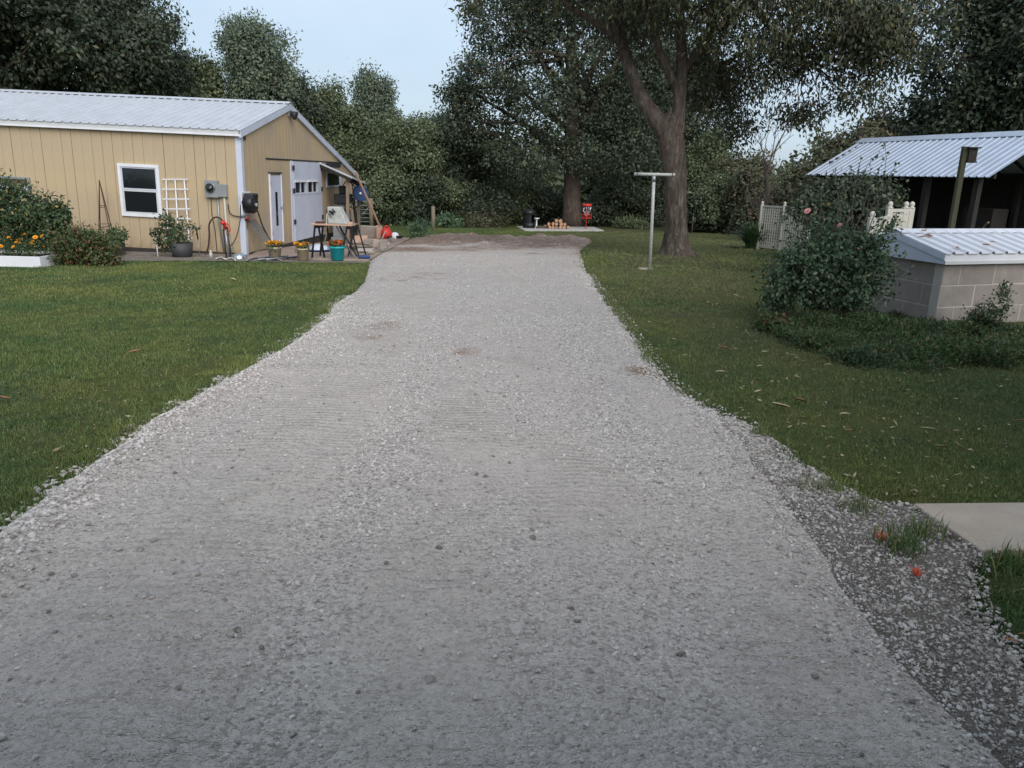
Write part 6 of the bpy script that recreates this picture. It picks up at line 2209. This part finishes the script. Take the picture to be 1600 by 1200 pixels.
# longer grass round the trunk, post, blocks and slab
long_ = [tuft_mesh('grass_tuft', 30, .09, .06, .16, .004, 430 + i, MAT['blade']) for i in range(4)]
P = []
for (c_, ra_, n_) in ((tb_, .62, 70), (gnd(1015.5, 421), .14, 16)):
    for i in range(n_):
        a_ = r.uniform(0, 6.28); q = ra_ * r.uniform(.85, 1.35)
        P.append((c_.x + q * math.cos(a_), c_.y + q * math.sin(a_), float(terr(c_.y)) - .01))
for i in range(34):
    f = r.random()
    q = Vector(B).lerp(B2, f * .4) + Vector((0, -.05 - abs(r.normal()) * .05, 0)); P.append((q.x, q.y, float(terr(q.y))))
for q0 in ((1345, 805), (1400, 862), (1290, 770), (1412, 868), (1440, 850)):
    q = gnd(*q0)
    for i in range(4): P.append((q.x + r.normal() * .05, q.y + r.normal() * .04, float(terr(q.y)) + .02))
for i in range(110):
    y = r.uniform(3, 14); s_ = r.random() < .5
    x = (float(xl(y)) - abs(r.normal()) * .05) if s_ else (float(xr(y)) + abs(r.normal()) * .05)
    P.append((x, y, float(terr(y))))
P = np.array(P)
g_ = scatter('long_grass', P, np.stack([r.normal(size=len(P)) * .15, r.normal(size=len(P)) * .15, r.uniform(0, 6.28, len(P))], 1), r.uniform(.5, 1.0, len(P)), r.integers(0, 4, len(P)), long_)
tag(g_, kind='stuff')

# loose stones on the drive
rocks = [rock_mesh('stone', 500 + i, MAT['stone'], .6) for i in range(9)]
lumps = [rock_mesh('stone', 520 + i, MAT['stone2'], .65) for i in range(7)]
P, S = [], []
def stones(y0, y1, dens, s0, s1, thr=0.0, pw=1.25):
    n_ = int(dens * (y1 - y0) * 5)
    y = r.uniform(y0, y1, n_)
    x = xl(y) + (xi(y) - xl(y)) * r.random(n_)
    k = (r.random(n_) < np.clip(loose_f(x, y), 0.13, 1) ** pw) & (np.abs(x) < y * .75 + .5)
    x, y = x[k], y[k]
    s = s0 + (s1 - s0) * r.random(len(x)) ** 4
    P.append(np.stack([x, y, drive_z(x, y) + s * .10], 1)); S.append(s)
stones(1.5, 3.5, 3000, .007, .030)
stones(3.5, 6.0, 2300, .010, .032)
stones(6.0, 10.0, 700, .014, .036)
stones(10.0, 20.0, 90, .02, .045)
stones(1.5, 4.5, 2600, .005, .013, pw=.3)
# bank of coarser stone along the left grass edge
y = r.uniform(2.2, 12, 9000)
dl = np.abs(r.normal(size=9000)) * .16 + .0
x = xl(y) + rag(y, 1.0, .08) + dl - .10 * (r.random(9000) < .3)
s = r.uniform(.014, .045, 9000) * np.clip(1.15 - y / 20, .6, 1)
P.append(np.stack([x, y, np.maximum(drive_z(x, y), terr(y)) + s * .12], 1)); S.append(s)
# along the right edge of the fresh gravel further up
y = r.uniform(5, 16, 3500)
x = xi(y) - np.abs(r.normal(size=3500)) * .12 + .05 + .12 * (r.random(3500) < .18)
s = r.uniform(.012, .034, 3500)
P.append(np.stack([x, y, np.maximum(drive_z(x, y), terr(y)) + s * .12], 1)); S.append(s)
P = np.concatenate(P); S = np.concatenate(S); n_ = len(P)
g_ = scatter('loose_gravel', P, np.stack([r.normal(size=n_) * .35, r.normal(size=n_) * .35, r.uniform(0, 6.28, n_)], 1), S, r.integers(0, len(rocks), n_), rocks)
tag(g_, kind='stuff')
print('STONES', n_)
# coarse stones of the verge
n_ = 11000
y = r.uniform(1.4, float(EI[-1, 0]), n_)
a_, b_ = xi(y), xr(y)
f = r.random(n_)
x = a_ - .06 + (b_ - a_ + .14) * f
k = r.random(n_) < np.clip(.25 + .9 * np.clip(vnoise(x * 5, y * 5, 1, 31), 0, 1) + .5 * (f > .12), 0, 1) * np.where(f < .12, .7, 1)
x, y = x[k], y[k]; n_ = len(x)
s = r.uniform(.010, .042, n_) * (r.random(n_) ** .8)
s = np.clip(s, .009, .05)
g_ = scatter('verge_stones', np.stack([x, y, verge_z(x, y) + s * .12], 1), np.stack([r.normal(size=n_) * .4, r.normal(size=n_) * .4, r.uniform(0, 6.28, n_)], 1), s, r.integers(0, len(lumps), n_), lumps)
tag(g_, kind='stuff')
# a few big stones, clover and crumbled leaf litter
r = np.random.default_rng(321)
n_ = 420
y = r.uniform(1.6, 9, n_); x = xl(y) + (xi(y) - xl(y)) * r.random(n_); s = r.uniform(.022, .048, n_)
g_ = scatter('scattered_stones', np.stack([x, y, drive_z(x, y) + s * .1], 1), np.stack([r.normal(size=n_) * .3, r.normal(size=n_) * .3, r.uniform(0, 6.28, n_)], 1), s, r.integers(0, len(lumps), n_), lumps)
tag(g_, kind='stuff')
n_ = 1500
y = 4 + 15 * r.random(n_) ** 1.2; x = np.where(r.random(n_) < .82, xr(y) + r.random(n_) ** 1.1 * (y * .72 - xr(y)), xl(y) - r.random(n_) * (y * .7 + xl(y)))
k = lawn_ok(x, y, .05); x, y = x[k], y[k]; n_ = len(x)
P = np.stack([x, y, terr(y) + r.uniform(.012, .035, n_)], 1)
D = unit(r.normal(size=(n_, 3)) * np.array([1, 1, .25])); N = unit(r.normal(size=(n_, 3)) * .5 + np.array([0, 0, 1]))
V, Fq = leaf_quads(P, D, N, r.uniform(.018, .06, n_), r.uniform(.008, .02, n_))
tag(link('leaf_litter', npmesh('leaf_litter', V, Fq, MAT['litter'])), kind='stuff')
n_ = 5200
y = 2.5 + 11 * r.random(n_); x = r.uniform(-1, 1, n_) * (y * .74 + .5)
k = lawn_ok(x, y, .03) & (vnoise(x * 2.2, y * 2.2, 1, 71) > .45); x, y = x[k], y[k]; n_ = len(x)
P = np.repeat(np.stack([x, y, terr(y) + .022], 1), 4, 0) + r.normal(size=(n_ * 4, 3)) * np.array([.02, .02, .006])
D = unit(r.normal(size=(n_ * 4, 3)) * np.array([1, 1, .3])); N = unit(r.normal(size=(n_ * 4, 3)) * .35 + np.array([0, 0, 1]))
V, Fq = leaf_quads(P, D, N, r.uniform(.014, .03, n_ * 4), r.uniform(.010, .02, n_ * 4))
tag(link('clover', npmesh('clover', V, Fq, LEAF['garden'])), kind='stuff')
n_ = 9000
y = r.uniform(1.4, float(EI[-1, 0]), n_)
x = xi(y) + (xr(y) - xi(y) + .1) * r.random(n_) - .08
s = r.uniform(.005, .015, n_)
g_ = scatter('verge_grit', np.stack([x, y, verge_z(x, y) + s * .15], 1), np.stack([r.normal(size=n_) * .4, r.normal(size=n_) * .4, r.uniform(0, 6.28, n_)], 1), s, r.integers(0, len(lumps), n_), lumps)
tag(g_, kind='stuff')
n_ = 5200
y = r.uniform(1.4, float(EI[-1, 0]) + .3, n_)
x = xi(y) + r.normal(size=n_) * .11 - .12
s = r.uniform(.006, .030, n_) * (r.random(n_) ** .7 * .7 + .3)
g_ = scatter('edge_gravel', np.stack([x, y, np.maximum(drive_z(x, y), verge_z(x, y)) + s * .15], 1), np.stack([r.normal(size=n_) * .4, r.normal(size=n_) * .4, r.uniform(0, 6.28, n_)], 1), s, r.integers(0, len(rocks), n_), rocks)
tag(g_, kind='stuff')
# orange marker tufts in the verge
for (px, py, lb) in ((1374, 856, 'upper bright orange marker tuft in the stony verge'), (1431, 913, 'lower pinkish orange marker tuft in the stony verge')):
    p = gnd(px, py)
    vs, fs = [], []
    rr = random.Random(px)
    for i in range(16):
        a_ = rr.uniform(0, 6.28); h = rr.uniform(.03, .055); d = Vector((math.cos(a_), math.sin(a_), 0)); s_ = Vector((-d.y, d.x, 0)) * .004
        q = len(vs); tp_ = d * h * rr.uniform(.3, 1.0) + Vector((0, 0, h))
        vs += [s_, -s_, tp_ - s_ * .8, tp_ + s_ * .8]; fs.append((q, q + 1, q + 2, q + 3))
    t = thing('marker_whisker', lb, 'marker', p + Vector((0, 0, .028)))
    MB().add(vs, fs).build('bristles', MAT['orange'], t)
    MB().tube([(0, 0, -.03), (0, 0, .012)], .006, 6).build('spike', MAT['steel'], t)
# fallen leaves on the lawn
LEAFPX = [(1219, 645, .16, 'deadleaf'), (1319, 657, .08, 'deadleaf'), (1449, 681, .12, 'deadleaf'), (1467, 709, .09, 'deadleaf'), (1130, 551, .13, 'rustleaf'), (1125, 590, .11, 'deadleaf'),
          (1040, 512, .14, 'deadleaf'), (1100, 508, .11, 'deadleaf'), (1068, 499, .07, 'deadleaf'), (1098, 537, .08, 'deadleaf'), (1148, 552, .07, 'deadleaf'), (1194, 557, .08, 'deadleaf'), (1240, 563, .09, 'deadleaf'),
          (1256, 573, .07, 'deadleaf'), (1186, 580, .06, 'deadleaf'), (1293, 578, .07, 'deadleaf'), (1184, 603, .08, 'rustleaf'), (1244, 597, .06, 'deadleaf'), (1183, 621, .08, 'deadleaf'), (1250, 636, .1, 'rustleaf'),
          (1149, 466, .09, 'deadleaf'), (1160, 470, .08, 'deadleaf'), (1120, 480, .07, 'deadleaf'), (1052, 456, .09, 'deadleaf'), (1115, 427, .1, 'rustleaf'), (1122, 424, .12, 'deadleaf'), (1032, 480, .1, 'deadleaf'), (1070, 563, .06, 'deadleaf'),
          (1052, 537, .06, 'deadleaf'), (1009, 523, .05, 'deadleaf'), (1190, 509, .1, 'deadleaf'), (1330, 555, .08, 'deadleaf'), (1485, 585, .1, 'deadleaf'), (1575, 1022, .06, 'rustleaf'), (1596, 1010, .05, 'rustleaf'), (1325, 683, .06, 'rustleaf'),
          (1590, 668, .09, 'rustleaf'), (1520, 560, .06, 'deadleaf'), (212, 557, .12, 'rustleaf'), (8, 632, .1, 'rustleaf'), (365, 441, .14, 'deadleaf')]
lm_cache = {}
WORDS = {'deadleaf': 'pale', 'rustleaf': 'rusty'}
ORD = ['leftmost', 'second from left', 'third from left', 'fourth from left', 'fifth from left', 'sixth from left', 'seventh from left', 'eighth from left', 'ninth from left', 'tenth from left', 'eleventh from left', 'twelfth from left']
def where(px, py):
    return 'near the clothesline post' if py < 485 else ('below the rose bush' if px > 1140 and py < 600 else ('beside the gravel edge' if px < 1140 else ('beyond the concrete walkway' if py < 900 else 'at the bottom right')))
groups = {}
for q in LEAFPX:
    if q[0] > 500:
        groups.setdefault((q[3], where(q[0], q[1])), []).append(q)
for v_ in groups.values():
    v_.sort()
for i, (px, py, s_, mt) in enumerate(LEAFPX):
    p = gnd(px, py)
    o = dead_leaf(s_, s_ * random.uniform(.22, .42), 600 + i, MAT[mt])
    o.location = (p.x, p.y, float(terr(p.y)) + .045)
    o.rotation_euler = (random.uniform(-.2, .2), random.uniform(-.2, .2), random.uniform(-.6, .6))
    if px < 500:
        tag(o, {212: 'tan fallen leaf alone in the middle of the left lawn', 8: 'tan fallen leaf at the left edge of the lawn', 365: 'pale fallen leaf near the top of the left lawn'}[px], 'leaf')
    else:
        side = where(px, py)
        gl = groups[(mt, side)]
        k_ = gl.index((px, py, s_, mt))
        od = 'single' if len(gl) == 1 else ('rightmost' if k_ == len(gl) - 1 else ORD[k_])
        tag(o, '%s %s curled leaf on the right lawn %s' % (od, WORDS[mt], side), 'leaf', '%s fallen leaves %s' % (WORDS[mt], side))
# ------------------------------------------------------------------ house, carport and tree, added out of view to shade the foreground
hm = Matrix.Translation((3.4, .9, -.08))
t = thing('house', 'added unseen pale sided house with carport, shading the foreground', 'house', M=hm)
MB().box((0, -12, -.2), (8, 0, 2.6)).build('wall', MAT['cream'], t)
shing = simple('grey_shingle', lin(92, 90, 88), .9, .2, 9, .004)
m = MB()
m.prism([(-.4, 2.62), (4, 4.3), (8.4, 2.62), (8.4, 2.5), (4, 4.18), (-.4, 2.5)], -12.5, .15, 1)
m.build('roof', shing, t)
m = MB()
m.prism([(-6.6, 2.45), (-.41, 2.66), (-.41, 2.54), (-6.6, 2.33)], -9, -.45, 1)
m.build('added_carport_roof', shing, t)  # unseen roof added above the camera to darken the near gravel
for y_ in (-8.6, -4.6, -.8):
    MB().box((-6.4, y_ - .06, -.1), (-6.28, y_ + .06, 2.33)).build('added_carport_post', MAT['white'], t)
w_ = MB().box((-.05, -4.2, .9), (-.005, -2.9, 2.1)).build('window', MAT['white'], t)
MB().box((-.06, -4.1, 1.0), (-.051, -3.0, 2.0)).build('pane', MAT['glass'], w_)
tree('added_shade_tree', 'added unseen leafy tree, shading the right lawn', 'tree', (6.6, 2.6, -.1), 8.5, 2.5, 3.4, .2, 'mid', 'bark', ncl=200, nl=30, sig=.45, L=.34, W=.22, seed=902, nlimb=8, twigs=10)  # unseen tree added to darken the right lawn
dg = bpy.context.evaluated_depsgraph_get()
print('TRIS', sum(sum(len(p.vertices) - 2 for p in o.data.polygons) for o in bpy.data.objects if o.type == 'MESH' and o.users_collection))
